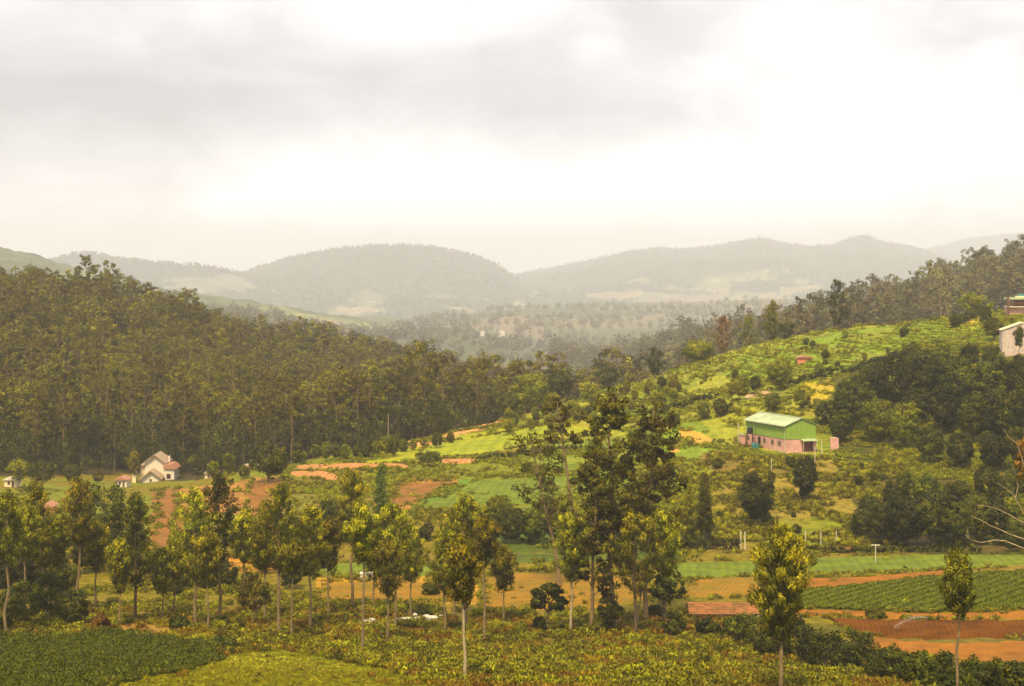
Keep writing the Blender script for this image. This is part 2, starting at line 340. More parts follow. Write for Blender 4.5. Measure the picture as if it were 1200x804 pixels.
        cr = leaves(rs, np.array(C), np.array(R), int(44*dens), lf[0], lf[1], None, 1.3, .85, np.array(T))
    return merge(parts), cr
def tree_meshes(rs, *a, foliage='broad', bark='bark', **k):
    (tv, tq), (cv, cq, ct) = tree_data(rs, *a, **k)
    return quadmesh('trunk', tv, tq, [M[bark]], smooth=True), quadmesh('crown', cv, cq, [M[foliage]], attrs={'tint': ct})
def plant_tree(name, px, by, ty, cby, wpx, label, kind='silver', foliage='oak', bark='bark', D=None, cat='tree', group=None, leanpx=0, dens=1.0, stems=1, dmin=95, leaf=None):
    g = ground(px, by, dmin) if D is None else on((px-600)/F*D, D); s = g.y/F
    top = (YH-ty)*s; Ht = max(1.0, top-g.z) if D is not None else (by-ty)*s; hc = max(.1, ((YH-cby)*s-g.z)) if D is not None else (by-cby)*s
    rs = np.random.RandomState(int(px*13+by*7+ty) % 99991)
    t, c = tree_meshes(rs, Ht, hc, wpx*s, kind, (leanpx*s, 0), foliage=foliage, bark=bark, dens=dens, stems=stems, leaf=leaf)
    e = link(name, None, loc=g-Vector((0, 0, .08))); tag(e, label, cat, group)
    if name.endswith('bush') or kind == 'bush':
        link('stems', t, e); link('foliage', c, e)
    else: link('trunk', t, e); link('crown', c, e)
    return e
exec_parts = []

# ------------------------------------------------------------------ ground sheet
def groundmat(name, bump=.5, scale=.9, brown=(.24, .15, .035), amount=.35, fine=5.0):
    m = bpy.data.materials.new(name); m.use_nodes = True; t = m.node_tree; b = t.nodes['Principled BSDF']
    b.inputs['Roughness'].default_value = .9; b.inputs['Specular IOR Level'].default_value = .1
    g = N(t, 'ShaderNodeNewGeometry'); a = N(t, 'ShaderNodeAttribute', attribute_name='base')
    def nz(sc, det=5):
        n = N(t, 'ShaderNodeTexNoise'); n.inputs['Scale'].default_value = sc; n.inputs['Detail'].default_value = det; n.inputs['Roughness'].default_value = .6
        L(t, g.outputs['Position'], n.inputs[0]); return n.outputs[0]
    n1, n2, n3 = nz(.09), nz(scale), nz(fine, 3)
    c = mixc(t, mth(t, 'MULTIPLY', ramp(t, n1, [(.48, (0, 0, 0)), (.62, (1, 1, 1))]), amount), a.outputs['Color'], brown)
    c = mixc(t, 1.0, c, ramp(t, n2, [(.3, (.5, .52, .5)), (.7, (1.45, 1.4, 1.3))]), 'MULTIPLY')
    c = mixc(t, 1.0, c, ramp(t, n3, [(.3, (.72, .74, .7)), (.7, (1.25, 1.2, 1.2))]), 'MULTIPLY')
    L(t, c, b.inputs['Base Color'])
    bp = N(t, 'ShaderNodeBump'); bp.inputs['Strength'].default_value = bump; bp.inputs['Distance'].default_value = .5
    L(t, n2, bp.inputs['Height']); L(t, bp.outputs[0], b.inputs['Normal']); return m
def inpoly(px, py, poly):
    r = np.zeros(px.shape, bool); n = len(poly)
    for i in range(n):
        x0, y0 = poly[i]; x1, y1 = poly[i-1]
        c = ((y0 > py) != (y1 > py)) & (px < (x1-x0)*(py-y0)/((y1-y0) or 1e-9)+x0); r ^= c
    return r
rows = np.unique(np.concatenate([[0, 20, 40, 60, 75, 90, 100], np.geomspace(108, 480, 250), np.geomspace(480, 1300, 70), np.geomspace(1300, 17000, 64)]))
phd = np.arctan((np.linspace(-80, 1280, 640)-600)/F)
phs = np.concatenate([np.linspace(-math.pi, phd[0], 40)[:-1], phd, np.linspace(phd[-1], math.pi, 40)[1:]])
RR, PH = np.meshgrid(rows, phs, indexing='ij')
RRe = RR/np.clip(np.cos(np.clip(PH, -.302, .302)), .9, 1)
X = RRe*np.sin(PH); Y = RRe*np.cos(PH); Z = H(X, Y)
Ys = np.maximum(np.abs(Y), 1); PX = 600+F*X/Ys; PY = YH-F*Z/Ys
warp = lambda a, b: (fbm(a, b, 71, 3)-.5)
wx = PX+warp(X/6, Y/6)*14; wy = PY+warp(X/7+40, Y/7)*9*np.clip((Y)/200, .3, 1)
c0 = np.zeros(X.shape+(3,)); D_ = RR
def setc(mask, col): c0[mask] = col
GREEN = (.15, .17, .004); YEL = (.165, .135, .003); SCRUB = (.10, .092, .004); OCH = (.38, .21, .015); BRN = (.22, .10, .016); ORG = (.42, .19, .02); DKG = (.07, .10, .008)
setc(D_ >= 0, SCRUB); setc(D_ > 196, YEL); setc(D_ > 262, GREEN)
hill = (D_ > 300) & (wx > 620); setc(hill, (.17, .22, .012))
hs = fbm(X/14, Y/14, 91, 3)
setc(hill & (hs > .56), (.26, .27, .018)); setc(hill & (hs < .40), (.125, .165, .004))
setc((D_ > 262) & (wx <= 620) & (hs > .55), YEL)
fl = np.interp(wx.ravel(), [0, 150, 300, 400, 500, 600, 700, 800, 900, 1000, 1100, 1200], [385, 418, 345, 370, 392, 418, 442, 466, 466, 462, 462, 462]).reshape(X.shape)
setc(D_ > fl, (.06, .05, .02)); far = D_ > 1250; setc(far, (.08, .095, .03))
fn = fbm(X/260, Y/190, 95, 4); setc(far & (fn > .54), (.13, .13, .06)); setc(far & (fn > .62), (.20, .16, .10)); setc(far & (fn < .42), (.06, .08, .03))
near = (D_ < 480) & (np.abs(PH) < .4)
def paint(poly, col, dmin=95, dmax=480): m = inpoly(wx, wy, poly) & near & (D_ > dmin) & (D_ < dmax); c0[m] = col
paint([(-100, 750), (0, 745), (70, 748), (130, 740), (180, 748), (245, 758), (262, 774), (205, 790), (120, 804), (60, 840), (-100, 860)], (.045, .038, .004), 90, 200)
paint([(120, 806), (205, 788), (262, 768), (330, 762), (400, 775), (455, 785), (520, 806), (560, 850), (60, 850)], (.32, .30, .004), 90, 200)
paint([(-50, 735), (60, 738), (150, 732), (250, 742), (330, 752), (430, 757), (500, 775), (520, 800), (460, 788), (400, 776), (330, 764), (262, 764), (180, 748), (130, 742), (70, 748), (-50, 752)], (.17, .21, .005), 90, 205)
paint([(370, 676), (470, 672), (560, 676), (560, 708), (470, 706), (370, 700)], OCH)
paint([(180, 690), (370, 684), (370, 712), (180, 712)], YEL)
paint([(330, 742), (440, 734), (560, 742), (560, 752), (430, 748), (330, 752)], ORG, 150)
paint([(100, 735), (190, 720), (330, 728), (330, 742), (180, 742)], (.34, .20, .04), 150)
paint([(265, 652), (335, 655), (330, 668), (270, 668)], ORG)
paint([(176, 575), (214, 572), (216, 625), (200, 665), (180, 660)], BRN)
paint([(214, 572), (300, 560), (345, 560), (335, 600), (290, 605), (214, 600)], (.32, .16, .035))
paint([(470, 562), (535, 560), (540, 582), (500, 590), (455, 605), (430, 590)], (.34, .17, .03))
paint([(330, 560), (430, 560), (445, 605), (330, 640)], (.15, .14, .015))
paint([(540, 565), (640, 560), (700, 570), (640, 585), (560, 590), (480, 600), (480, 592)], (.10, .18, .012))
paint([(480, 516), (560, 508), (640, 496), (700, 500), (640, 520), (560, 532), (480, 538), (430, 548), (430, 538)], (.28, .29, .006))
paint([(500, 503), (530, 495), (560, 489), (588, 486), (590, 500), (560, 505), (530, 512)], (.55, .27, .09), 350)
paint([(470, 516), (520, 512), (520, 522), (480, 525)], (.5, .26, .09))
paint([(765, 508), (800, 495), (835, 510), (850, 545), (800, 560), (760, 545)], (.16, .24, .01))
paint([(795, 505), (812, 505), (835, 512), (832, 522), (818, 520), (800, 514)], (.5, .30, .05))
paint([(785, 520), (798, 520), (800, 532), (788, 532)], (.5, .26, .06))
paint([(870, 545), (960, 540), (1030, 550), (1000, 600), (900, 610), (830, 600), (830, 560)], (.22, .17, .02))
paint([(830, 530), (880, 530), (960, 535), (960, 560), (850, 560), (820, 545)], (.16, .12, .018))
paint([(940, 452), (975, 446), (985, 458), (975, 470), (935, 470)], (.42, .32, .02))
paint([(868, 460), (905, 458), (905, 465), (880, 468)], (.5, .34, .2))
paint([(700, 470), (770, 445), (850, 420), (850, 440), (760, 470), (720, 480)], (.20, .23, .014))
paint([(850, 425), (900, 410), (1000, 385), (1120, 372), (1110, 400), (1010, 430), (940, 440), (860, 450)], (.17, .24, .012))
paint([(1100, 372), (1145, 368), (1150, 376), (1110, 382)], (.45, .36, .03))
paint([(980, 640), (1010, 634), (1040, 640), (1040, 648), (980, 648)], BRN)
paint([(560, 600), (800, 590), (800, 655), (560, 660)], DKG)
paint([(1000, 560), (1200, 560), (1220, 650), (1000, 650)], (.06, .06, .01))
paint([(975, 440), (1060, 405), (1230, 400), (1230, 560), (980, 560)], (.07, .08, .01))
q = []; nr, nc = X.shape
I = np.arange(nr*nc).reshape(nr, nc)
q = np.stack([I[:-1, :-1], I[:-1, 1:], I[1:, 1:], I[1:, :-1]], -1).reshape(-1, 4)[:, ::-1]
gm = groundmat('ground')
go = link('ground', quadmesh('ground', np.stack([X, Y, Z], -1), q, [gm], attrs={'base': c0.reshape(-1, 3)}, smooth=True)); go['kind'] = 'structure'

# ------------------------------------------------------------------ fields: draped sheets with furrows
def fieldmat(name, col, col2, ang, spacing, rows_, rough=.9, spec=.15):
    m = bpy.data.materials.new(name); m.use_nodes = True; t = m.node_tree; b = t.nodes['Principled BSDF']
    b.inputs['Roughness'].default_value = rough; b.inputs['Specular IOR Level'].default_value = spec
    g = N(t, 'ShaderNodeNewGeometry'); mp = N(t, 'ShaderNodeMapping'); mp.inputs['Rotation'].default_value = (0, 0, math.radians(ang)); L(t, g.outputs['Position'], mp.inputs[0])
    wv = N(t, 'ShaderNodeTexWave'); wv.inputs['Scale'].default_value = .314/spacing*1.0; wv.inputs['Distortion'].default_value = .8; wv.inputs['Detail'].default_value = 2; L(t, mp.outputs[0], wv.inputs[0])
    n = N(t, 'ShaderNodeTexNoise'); n.inputs['Scale'].default_value = .35; n.inputs['Detail'].default_value = 7; L(t, g.outputs['Position'], n.inputs[0])
    n2 = N(t, 'ShaderNodeTexNoise'); n2.inputs['Scale'].default_value = 4; n2.inputs['Detail'].default_value = 4; L(t, g.outputs['Position'], n2.inputs[0])
    c = ramp(t, n.outputs[0], [(.36, col2), (.62, col)])
    c = mixc(t, rows_, c, mixc(t, 1, c, ramp(t, wv.outputs[0], [(.2, (.7, .72, .7)), (.8, (1.2, 1.18, 1.15))]), 'MULTIPLY'))
    c = mixc(t, 1, c, ramp(t, n2.outputs[0], [(.3, (.75, .75, .75)), (.7, (1.2, 1.2, 1.15))]), 'MULTIPLY')
    L(t, c, b.inputs['Base Color'])
    bp = N(t, 'ShaderNodeBump'); bp.inputs['Strength'].default_value = .5; bp.inputs['Distance'].default_value = .15; L(t, mth(t, 'ADD', wv.outputs[0], n2.outputs[0]), bp.inputs['Height']); L(t, bp.outputs[0], b.inputs['Normal'])
    return m
FN = [0]
def field(name, top, bot, m, lift=.14, jit=.5, nv=10, furrow=0.0, ang=0):
    """sheet lofted between a far edge and a near edge, each given as picture points that are dropped onto the ground"""
    FN[0] += 1; k = FN[0]
    x0, x1 = max(top[0][0], bot[0][0]), min(top[-1][0], bot[-1][0]); nu = max(8, int((x1-x0)/2.5)); us = np.linspace(0, 1, nu)
    def edge(e, s):
        ex = np.interp(us, np.linspace(0, 1, len(e)), [p[0] for p in e]); ey = np.interp(us, np.linspace(0, 1, len(e)), [p[1] for p in e])
        g = [ground(a, b_) for a, b_ in zip(ex, ey)]; y = smooth1(np.array([p.y for p in g]), 2); a = (ex-600)/F
        y = y+(vnoise(us*nu/5.0, us*0+k, 7)-.5)*jit*2*s; return np.stack([a*y, y], 1)
    A = edge(top, 1); B = edge(bot, 1); ts = np.linspace(0, 1, nv)
    G = A[None]*(1-ts)[:, None, None]+B[None]*ts[:, None, None]
    # ragged ends
    for side, sg in ((0, 1), (-1, -1)): G[:, side, 0] += sg*vnoise(ts*nv/2.0, ts*0+k, 9)*jit*1.5
    z = H(G[..., 0], G[..., 1])+lift
    edge_ = np.zeros(z.shape, bool); edge_[0] = edge_[-1] = True; edge_[:, 0] = edge_[:, -1] = True
    z[edge_] -= lift+.12
    if furrow: u = G[..., 0]*math.cos(ang)+G[..., 1]*math.sin(ang); z += furrow*np.sin(u*6.28/.8)*(~edge_)
    I = np.arange(nv*nu).reshape(nv, nu); qq = np.stack([I[:-1, :-1], I[1:, :-1], I[1:, 1:], I[:-1, 1:]], -1).reshape(-1, 4)
    o = link(name, quadmesh(name, np.stack([G[..., 0], G[..., 1], z], -1), qq, [m], smooth=True)); o['kind'] = 'structure'; return o, G
f_crop = fieldmat('crop_soil', (.10, .12, .008), (.07, .08, .006), 35, 1.5, .8)
f_grn = fieldmat('green_field', (.15, .19, .006), (.10, .13, .005), 5, 1.2, .3)
f_och = fieldmat('ochre_field', (.30, .15, .005), (.20, .125, .004), 12, .5, .3)
f_org = fieldmat('orange_soil', (.33, .125, .006), (.23, .09, .005), 80, .4, .3)
f_brn = fieldmat('wet_brown_soil', (.15, .052, .005), (.09, .032, .004), 8, .5, .3, .95, .03)
f_sal = fieldmat('salmon_soil', (.50, .22, .075), (.38, .17, .05), 5, 1.0, .4)
f_red = fieldmat('red_soil', (.27, .11, .018), (.17, .085, .014), 3, .6, .35)
fields = [
 ('green_field', [(945, 653), (1060, 650), (1230, 650)], [(930, 672), (1050, 672), (1150, 667), (1230, 660)], f_grn, .10),
 ('green_field', [(785, 659), (900, 657)], [(780, 683), (830, 679), (900, 675)], f_grn, .10),
 ('bare_field', [(925, 678), (1010, 677), (1112, 668)], [(905, 693), (985, 691), (1050, 683), (1130, 675)], f_org, .14),
 ('crop_field', [(930, 697), (1000, 689), (1100, 677), (1230, 670)], [(930, 713), (1040, 717), (1130, 718), (1230, 713)], f_crop, .18),
 ('bare_field', [(925, 714), (1040, 718), (1130, 719), (1240, 714)], [(925, 721), (1040, 726), (1130, 727), (1240, 726)], f_org, .10),
 ('ploughed_field', [(965, 724), (1060, 727), (1240, 727)], [(1000, 742), (1050, 750), (1100, 751), (1240, 747)], f_brn, .20),
 ('bare_field', [(1000, 746), (1100, 752), (1240, 748)], [(1020, 768), (1080, 772), (1150, 778), (1240, 796)], f_org, .13),
 ('ochre_field', [(815, 679), (860, 677), (895, 675)], [(790, 700), (850, 702), (895, 701)], f_och, .15),
 ('ochre_field', [(570, 671), (640, 670), (700, 672), (760, 676)], [(560, 716), (620, 718), (700, 716), (770, 702)], f_och, .12),
 ('bare_field', [(745, 720), (815, 720)], [(745, 741), (815, 741)], f_org, .10),
 ('bare_field', [(540, 728), (580, 727)], [(540, 742), (580, 742)], f_org, .10),
 ('bare_field', [(680, 712), (745, 716)], [(680, 742), (745, 742)], f_red, .10),
 ('ochre_field', [(375, 683), (450, 681), (545, 684)], [(370, 706), (450, 706), (540, 706)], f_och, .12),
 ('green_field', [(372, 662), (430, 659), (560, 663)], [(372, 676), (440, 674), (560, 678)], f_grn, .11),
 ('bare_field', [(375, 734), (460, 732), (512, 733)], [(375, 743), (460, 744), (512, 744)], f_org, .12),
 ('salmon_field', [(345, 546), (420, 543), (480, 544)], [(340, 552), (420, 550), (480, 549)], f_sal, .16),
 ('salmon_field', [(338, 553), (375, 552), (398, 556)], [(340, 558), (375, 562), (398, 566)], f_sal, .14),
 ('red_field', [(184, 573), (212, 571)], [(180, 660), (204, 662)], f_red, .12),
 ('red_field', [(292, 563), (335, 561)], [(286, 600), (330, 600)], f_red, .12),
 ('red_field', [(462, 566), (535, 564)], [(455, 600), (505, 583)], f_red, .12),
 ('salmon_field', [(505, 500), (545, 491), (588, 486)], [(520, 508), (560, 502), (590, 499)], f_sal, .2),
 ('salmon_field', [(516, 539), (560, 538)], [(516, 545), (560, 543)], f_sal, .2),
 ('bright_meadow', [(500, 521), (570, 511), (650, 497)], [(480, 540), (570, 533), (640, 517)], fieldmat('meadow', (.29, .30, .006), (.19, .23, .005), 5, 2.5, .3), .12),
 ('green_field', [(560, 562), (690, 556)], [(480, 600), (640, 590)], f_grn, .12),
]
FG = []
for nm, a, b_, m, lf in fields: FG.append(field(nm, a, b_, m, lf))
FP = [list(a)+list(b_)[::-1] for _, a, b_, _, _ in fields]
def infield(px, py): return np.any([inpoly(px, py, f) for f in FP], 0)
CROPG = FG[3][1]

# stream with pale boulders
wm = bpy.data.materials.new('stream_water'); wm.use_nodes = True; b = wm.node_tree.nodes['Principled BSDF']
b.inputs['Base Color'].default_value = (.09, .085, .05, 1); b.inputs['Roughness'].default_value = .12; b.inputs['Specular IOR Level'].default_value = .9
field('stream', [(225, 731), (330, 730), (400, 727), (470, 724), (535, 722)], [(225, 734), (330, 733), (400, 732), (470, 729), (535, 727)], wm, .05, .3, 5)
stone = mat('pale_stone', (.58, .54, .45), .8, .25, 2, .2)
def blob(rs, sx, sy, sz, n=8, m_=5):
    v = []; q = []
    for i in range(m_+1):
        for k in range(n):
            th = math.pi*i/m_; ph = 6.2832*k/n; r_ = .85+.3*rs.rand()
            v.append((sx*math.sin(th)*math.cos(ph)*r_, sy*math.sin(th)*math.sin(ph)*r_, sz*math.cos(th)*r_))
    for i in range(m_):
        for k in range(n): q.append((i*n+k, (i+1)*n+k, (i+1)*n+(k+1) % n, i*n+(k+1) % n))
    return np.array(v), np.array(q)
for px, py, wd in [(382, 731, 14), (428, 731, 18), (436, 729, 10), (468, 729, 14), (476, 728, 18), (489, 727, 10), (500, 725, 12), (508, 726, 14), (517, 725, 8), (486, 723, 7), (462, 731, 8), (408, 732, 7)]:
    g = ground(px, py); s = g.y/F; rs = np.random.RandomState(px)
    o = link('boulder', quadmesh('boulder', *blob(rs, wd*s*.5, .45, .26), [stone]), None, g+Vector((0, 0, .12)), rs.uniform(-.15, .15))
    tag(o, 'pale flat stone lying along the edge of the narrow stream', 'stone', 'pale stones along the stream')

# ------------------------------------------------------------------ mountains
mm = groundmat('mountain', .6, .02, (.10, .11, .05), .5, .12)
def mountain(name, ridge, D0, front, back, base=(.05, .065, .03), seed=0, patches=(), rough=26, field_=(.13, .135, .07), zf=-92, fieldlim=.62):
    if D0 > 3000: D0 *= 2.1; front *= 2.1; back = min(back*2.1, 16500); zf *= 2.1; rough *= 1.8
    x0, x1 = ridge[0][0], ridge[-1][0]; n = int((x1-x0)/1.6); px = np.linspace(x0, x1, n)
    py = smooth1(np.interp(px, [p[0] for p in ridge], [p[1] for p in ridge]), 4)
    t = np.concatenate([np.linspace(0, 1, 70), np.linspace(1.06, 2, 14)])
    T, PXm = np.meshgrid(t, px, indexing='ij')
    Dm = np.where(T <= 1, front+(D0-front)*T, D0+(back-D0)*(T-1))
    a = (PXm-600)/F; Xm = a*Dm; top = (YH-py)/F*D0
    s = np.where(T <= 1, T, 2-T); pr = s*s*(3-2*s)*.55+s*.45
    nz = fbm(Xm/260, Dm/420, seed, 5)-.5; gul = np.abs(fbm(Xm/170, Dm/900, seed+3, 4)-.5)*2
    Zm = zf+(top[None]-zf)*pr+(nz*rough*2.2-gul*rough*.9+rough*.2)*np.sin(np.pi*np.clip(s, 0, 1))*1.0+(fbm(Xm/16, Dm/16, seed+9, 2)-.5)*8
    edge = np.clip(np.minimum(PXm-x0, x1-PXm)/40, 0, 1); Zm = zf+(Zm-zf)*edge
    col = np.zeros(Xm.shape+(3,)); col[:] = base
    fz = fbm(Xm/150, Dm/260, seed+21, 4); col[(fz > .56) & (s < fieldlim)] = field_; col[(fz > .66) & (s < fieldlim*.8)] = (.28, .21, .14)
    pyv = YH-Zm/Dm*F; wxx = PXm+(fbm(Xm/90, Dm/120, 3, 3)-.5)*50; wyy = pyv+(fbm(Xm/80+9, Dm/120, 4, 3)-.5)*16
    for poly, c in patches: col[inpoly(wxx, wyy, poly) & (T < 1)] = c
    I = np.arange(len(t)*n).reshape(len(t), n); qq = np.stack([I[:-1, :-1], I[:-1, 1:], I[1:, 1:], I[1:, :-1]], -1).reshape(-1, 4)
    o = link(name, quadmesh(name, np.stack([Xm, Dm, Zm], -1), qq, [mm], attrs={'base': col.reshape(-1, 3)}, smooth=True)); o['kind'] = 'structure'
    return Xm, Dm, Zm, s, col
MT = []
MT.append(mountain('mountain', [(-420, 296), (-120, 284), (0, 290), (35, 296), (70, 308), (120, 322), (200, 340), (300, 354), (380, 368), (470, 385)], 2950, 1900, 3900, (.09, .105, .04), 5, (), 10, (.18, .20, .07), -125, 1.1))
MT.append(mountain('mountain', [(-400, 318), (-150, 312), (40, 312), (84, 299), (105, 297), (130, 303), (180, 308), (230, 312), (268, 318), (300, 326), (350, 342)], 3300, 2500, 4200, (.035, .045, .035), 15, [([(200, 328), (270, 322), (300, 330), (290, 342), (200, 340)], (.17, .165, .12))], 12, (.15, .2, .07), -80, .35))
MT.append(mountain('mountain', [(180, 362), (225, 345), (262, 329), (300, 316), (340, 303), (385, 294), (430, 289), (470, 288), (515, 291), (555, 300), (585, 312), (603, 325), (625, 345), (680, 372), (720, 380)], 3800, 2500, 5200, (.04, .05, .03), 25, [([(470, 380), (560, 376), (620, 382), (620, 400), (470, 400)], (.30, .24, .15)), ([(255, 335), (310, 340), (300, 356), (250, 350)], (.17, .19, .08))], 24, (.14, .15, .08), -92, .4))
MT.append(mountain('mountain', [(520, 372), (580, 332), (605, 322), (650, 314), (700, 303), (740, 295), (770, 291), (800, 293), (840, 289), (862, 284), (890, 279), (915, 284), (945, 289), (975, 288), (1000, 279), (1014, 276), (1035, 284), (1075, 292), (1110, 305), (1180, 325), (1260, 345)], 4700, 2500, 6200, (.045, .055, .032), 35,
 [([(620, 390), (700, 374), (740, 384), (690, 396), (620, 402)], (.42, .24, .18)), ([(735, 352), (790, 343), (850, 345), (840, 366), (750, 366)], (.21, .17, .12)), ([(700, 385), (760, 372), (800, 380), (720, 396)], (.32, .31, .16))], 30, (.2, .2, .1), -92, .45))
MT.append(mountain('mountain', [(960, 335), (1010, 312), (1060, 298), (1100, 289), (1135, 280), (1180, 276), (1220, 272), (1280, 262), (1400, 262)], 6200, 4200, 7500, (.045, .055, .032), 45, (), 24, (.2, .2, .1), -92, .3))

# ------------------------------------------------------------------ scattering as one counted-as-stuff object
def scatter(name, pts, sc, idx, sources, label, cat, tilt=None):
    pts = np.asarray(pts, np.float32); n = len(pts); me = bpy.data.meshes.new(name); me.vertices.add(n); me.vertices.foreach_set('co', pts.ravel())
    me.attributes.new('sc', 'FLOAT', 'POINT').data.foreach_set('value', np.asarray(sc, np.float32))
    me.attributes.new('vi', 'INT', 'POINT').data.foreach_set('value', np.asarray(idx, np.int32))
    me.attributes.new('rz', 'FLOAT', 'POINT').data.foreach_set('value', RS.uniform(0, 6.28, n).astype(np.float32))
    o = link(name, me); tag(o, label, cat, kind='stuff')
    ng = bpy.data.node_groups.new(name, 'GeometryNodeTree'); ng.interface.new_socket('Geometry', in_out='INPUT', socket_type='NodeSocketGeometry'); ng.interface.new_socket('Geometry', in_out='OUTPUT', socket_type='NodeSocketGeometry')
    gi = N(ng, 'NodeGroupInput'); gx = N(ng, 'NodeGroupOutput'); ip = N(ng, 'GeometryNodeInstanceOnPoints'); jn = N(ng, 'GeometryNodeJoinGeometry')
    for s in sources:
        oi = N(ng, 'GeometryNodeObjectInfo'); oi.inputs['Object'].default_value = s; oi.inputs['As Instance'].default_value = True
        L(ng, oi.outputs['Geometry'], jn.inputs[0])
    def na(a, t): k = N(ng, 'GeometryNodeInputNamedAttribute', data_type=t); k.inputs['Name'].default_value = a; return [q_ for q_ in k.outputs if q_.enabled][0]
    L(ng, gi.outputs[0], ip.inputs['Points']); L(ng, jn.outputs[0], ip.inputs['Instance']); ip.inputs['Pick Instance'].default_value = True
    L(ng, na('vi', 'INT'), ip.inputs['Instance Index']); L(ng, na('sc', 'FLOAT'), ip.inputs['Scale'])
    cx = N(ng, 'ShaderNodeCombineXYZ'); L(ng, na('rz', 'FLOAT'), cx.inputs[2]); L(ng, cx.outputs[0], ip.inputs['Rotation'])
    L(ng, ip.outputs[0], gx.inputs[0]); md = o.modifiers.new('scatter', 'NODES'); md.node_group = ng
    return o
def proto_tree(rs, *a, foliage, bark, **k):
    (tv, tq), (cv, cq, ct) = tree_data(rs, *a, **k)
    V, Q = merge([(tv, tq), (cv, cq)]); tint = np.concatenate([np.tile([[.3, 0, 0, 0]], (len(tv), 1)), ct])
    me = quadmesh('tree', V, Q, [M[foliage], M[bark]], mi=np.r_[np.ones(len(tq)), np.zeros(len(cq))], attrs={'tint': tint})
    return bpy.data.objects.new('tree', me)
def tuft(rs, m, h, w_, n, ln, wd, name='tuft'):
    K = 5; c = np.stack([rs.uniform(-w_, w_, K)*.5, rs.uniform(-w_, w_, K)*.5, rs.uniform(.25, .75, K)*h], 1)
    v, q_, t = leaves(rs, c, np.full(K, w_*.33), n, ln, wd, np.tile([[0, 0, 1.]], (K, 1)), .7, .8, rs.uniform(.15, .75, K))
    return bpy.data.objects.new(name, quadmesh(name, v, q_, [m], attrs={'tint': t}))

# ------------------------------------------------------------------ forests
def forest(pxr, dr, space, dens_fn, seed):
    rs = np.random.RandomState(seed); out = []
    D = dr[0]
    while D < dr[1]:
        x0, x1 = (pxr[0]-600)/F*D, (pxr[1]-600)/F*D; n = int((x1-x0)/space)
        for i in range(n):
            x = x0+(i+rs.rand())*space; y = D+rs.uniform(-.6, .6)*space; p = 600+F*x/y
            if dens_fn(p, y, rs): out.append((x, y))
        D += space*.9
    return out
startL = lambda p: md(p, np.interp(p, [-100, 0, 150, 240, 300, 400, 500, 600, 700, 780], [385, 392, 425, 410, 395, 412, 430, 470, 520, 560]))
endL = lambda p: md(p, np.interp(p, [-100, 0, 150, 300, 400, 500, 600, 700, 780], [640, 640, 665, 760, 790, 840, 900, 950, 980]))
ptsL = forest((-60, 775), (380, 1440), 6.6, lambda p, y, rs: startL(p) < y < endL(p), 3)
rsf = np.random.RandomState(12)
def hgtL(x, y):
    p = 600+F*x/y; fr = (y-startL(p))/(endL(p)-startL(p)); return (17+rsf.uniform(-3, 3.5))*np.interp(p, [0, 300, 600, 780], [1, 1, 1.25, 1.45])*(1+(.22 if rsf.rand() > .94 else 0))
EUC = [tree_data(np.random.RandomState(50+i), 20, 20*[.34, .4, .28, .36, .2, .42, .32, .38][i], [6.6, 5.6, 7.4, 6.2, 7.0, 5.2, 6.6, 6.0][i], 'euc', (rsf.uniform(-.6, .6), 0)) for i in range(8)]
EM = {}
def euc_meshes(i, fol, bk):
    if (i, fol) not in EM:
        (tv, tq), (cv, cq, ct) = EUC[i]
        EM[(i, fol)] = (quadmesh('trunk', tv, tq, [M[bk]], smooth=True), quadmesh('crown', cv, cq, [M[fol]], attrs={'tint': ct}))
    return EM[(i, fol)]
def proto_euc(i, fol, bk):
    (tv, tq), (cv, cq, ct) = EUC[i]; V, Q = merge([(tv, tq), (cv, cq)])
    return bpy.data.objects.new('tree', quadmesh('tree', V, Q, [M[fol], M[bk]], mi=np.r_[np.ones(len(tq)), np.zeros(len(cq))], attrs={'tint': np.concatenate([np.tile([[.3, 0, 0, 0]], (len(tv), 1)), ct])}))
def plant_forest(pts, hfn, nthing, fol, bk, labelfn, groupfn, stuff_label, sfn=None):
    items = [(x, y, hfn(x, y)) for x, y in pts]
    vis = sorted(items, key=lambda t: (not (0 <= 600+F*t[0]/t[1] <= 1200), -t[2]/t[1] if sfn is None else sfn(*t)))
    for k, (x, y, h) in enumerate(vis[:nthing]):
        i = rsf.randint(8); t, c = euc_meshes(i, fol, bk); z = float(H(x, y))
        e = link('eucalyptus_tree', None, None, (x, y, z-.2), rsf.uniform(0, 6.28)); s = h/20; e.scale = (s*rsf.uniform(.9, 1.15), s*rsf.uniform(.9, 1.15), s)
        tag(e, labelfn(600+F*x/y, y), 'tree', groupfn(600+F*x/y, y)); link('trunk', t, e); link('crown', c, e)
    rest = vis[nthing:]
    src = [proto_euc(i, fol, bk) for i in range(8)]
    a = np.array([(x, y, float(H(x, y))-.2) for x, y, h in rest])
    return scatter('forest', a, [h/20 for _, _, h in rest], rsf.randint(0, 8, len(rest)), src, stuff_label, 'forest')
def LAB(p, y):
    where = ['at the far left edge', 'left of the white house', 'behind the white house', 'behind the large round bright tree', 'behind the row of young green trees', 'above the orange soil mound'][int(np.searchsorted([60, 150, 225, 340, 480], p))]
    row = 'in the front row of the forest' if y < startL(p)+14 else ('in the second row of the forest' if y < startL(p)+45 else ('inside the dense forest' if y < startL(p)+110 else 'high in the dense forest'))
    return 'tall eucalyptus '+row+' '+where
plant_forest(ptsL, hgtL, 190, 'euc', 'bark',
 lambda p, y: LAB(p, y), lambda p, y: LAB(p, y).replace('tall ', ''),
 'dense eucalyptus forest covering the hillside on the left')
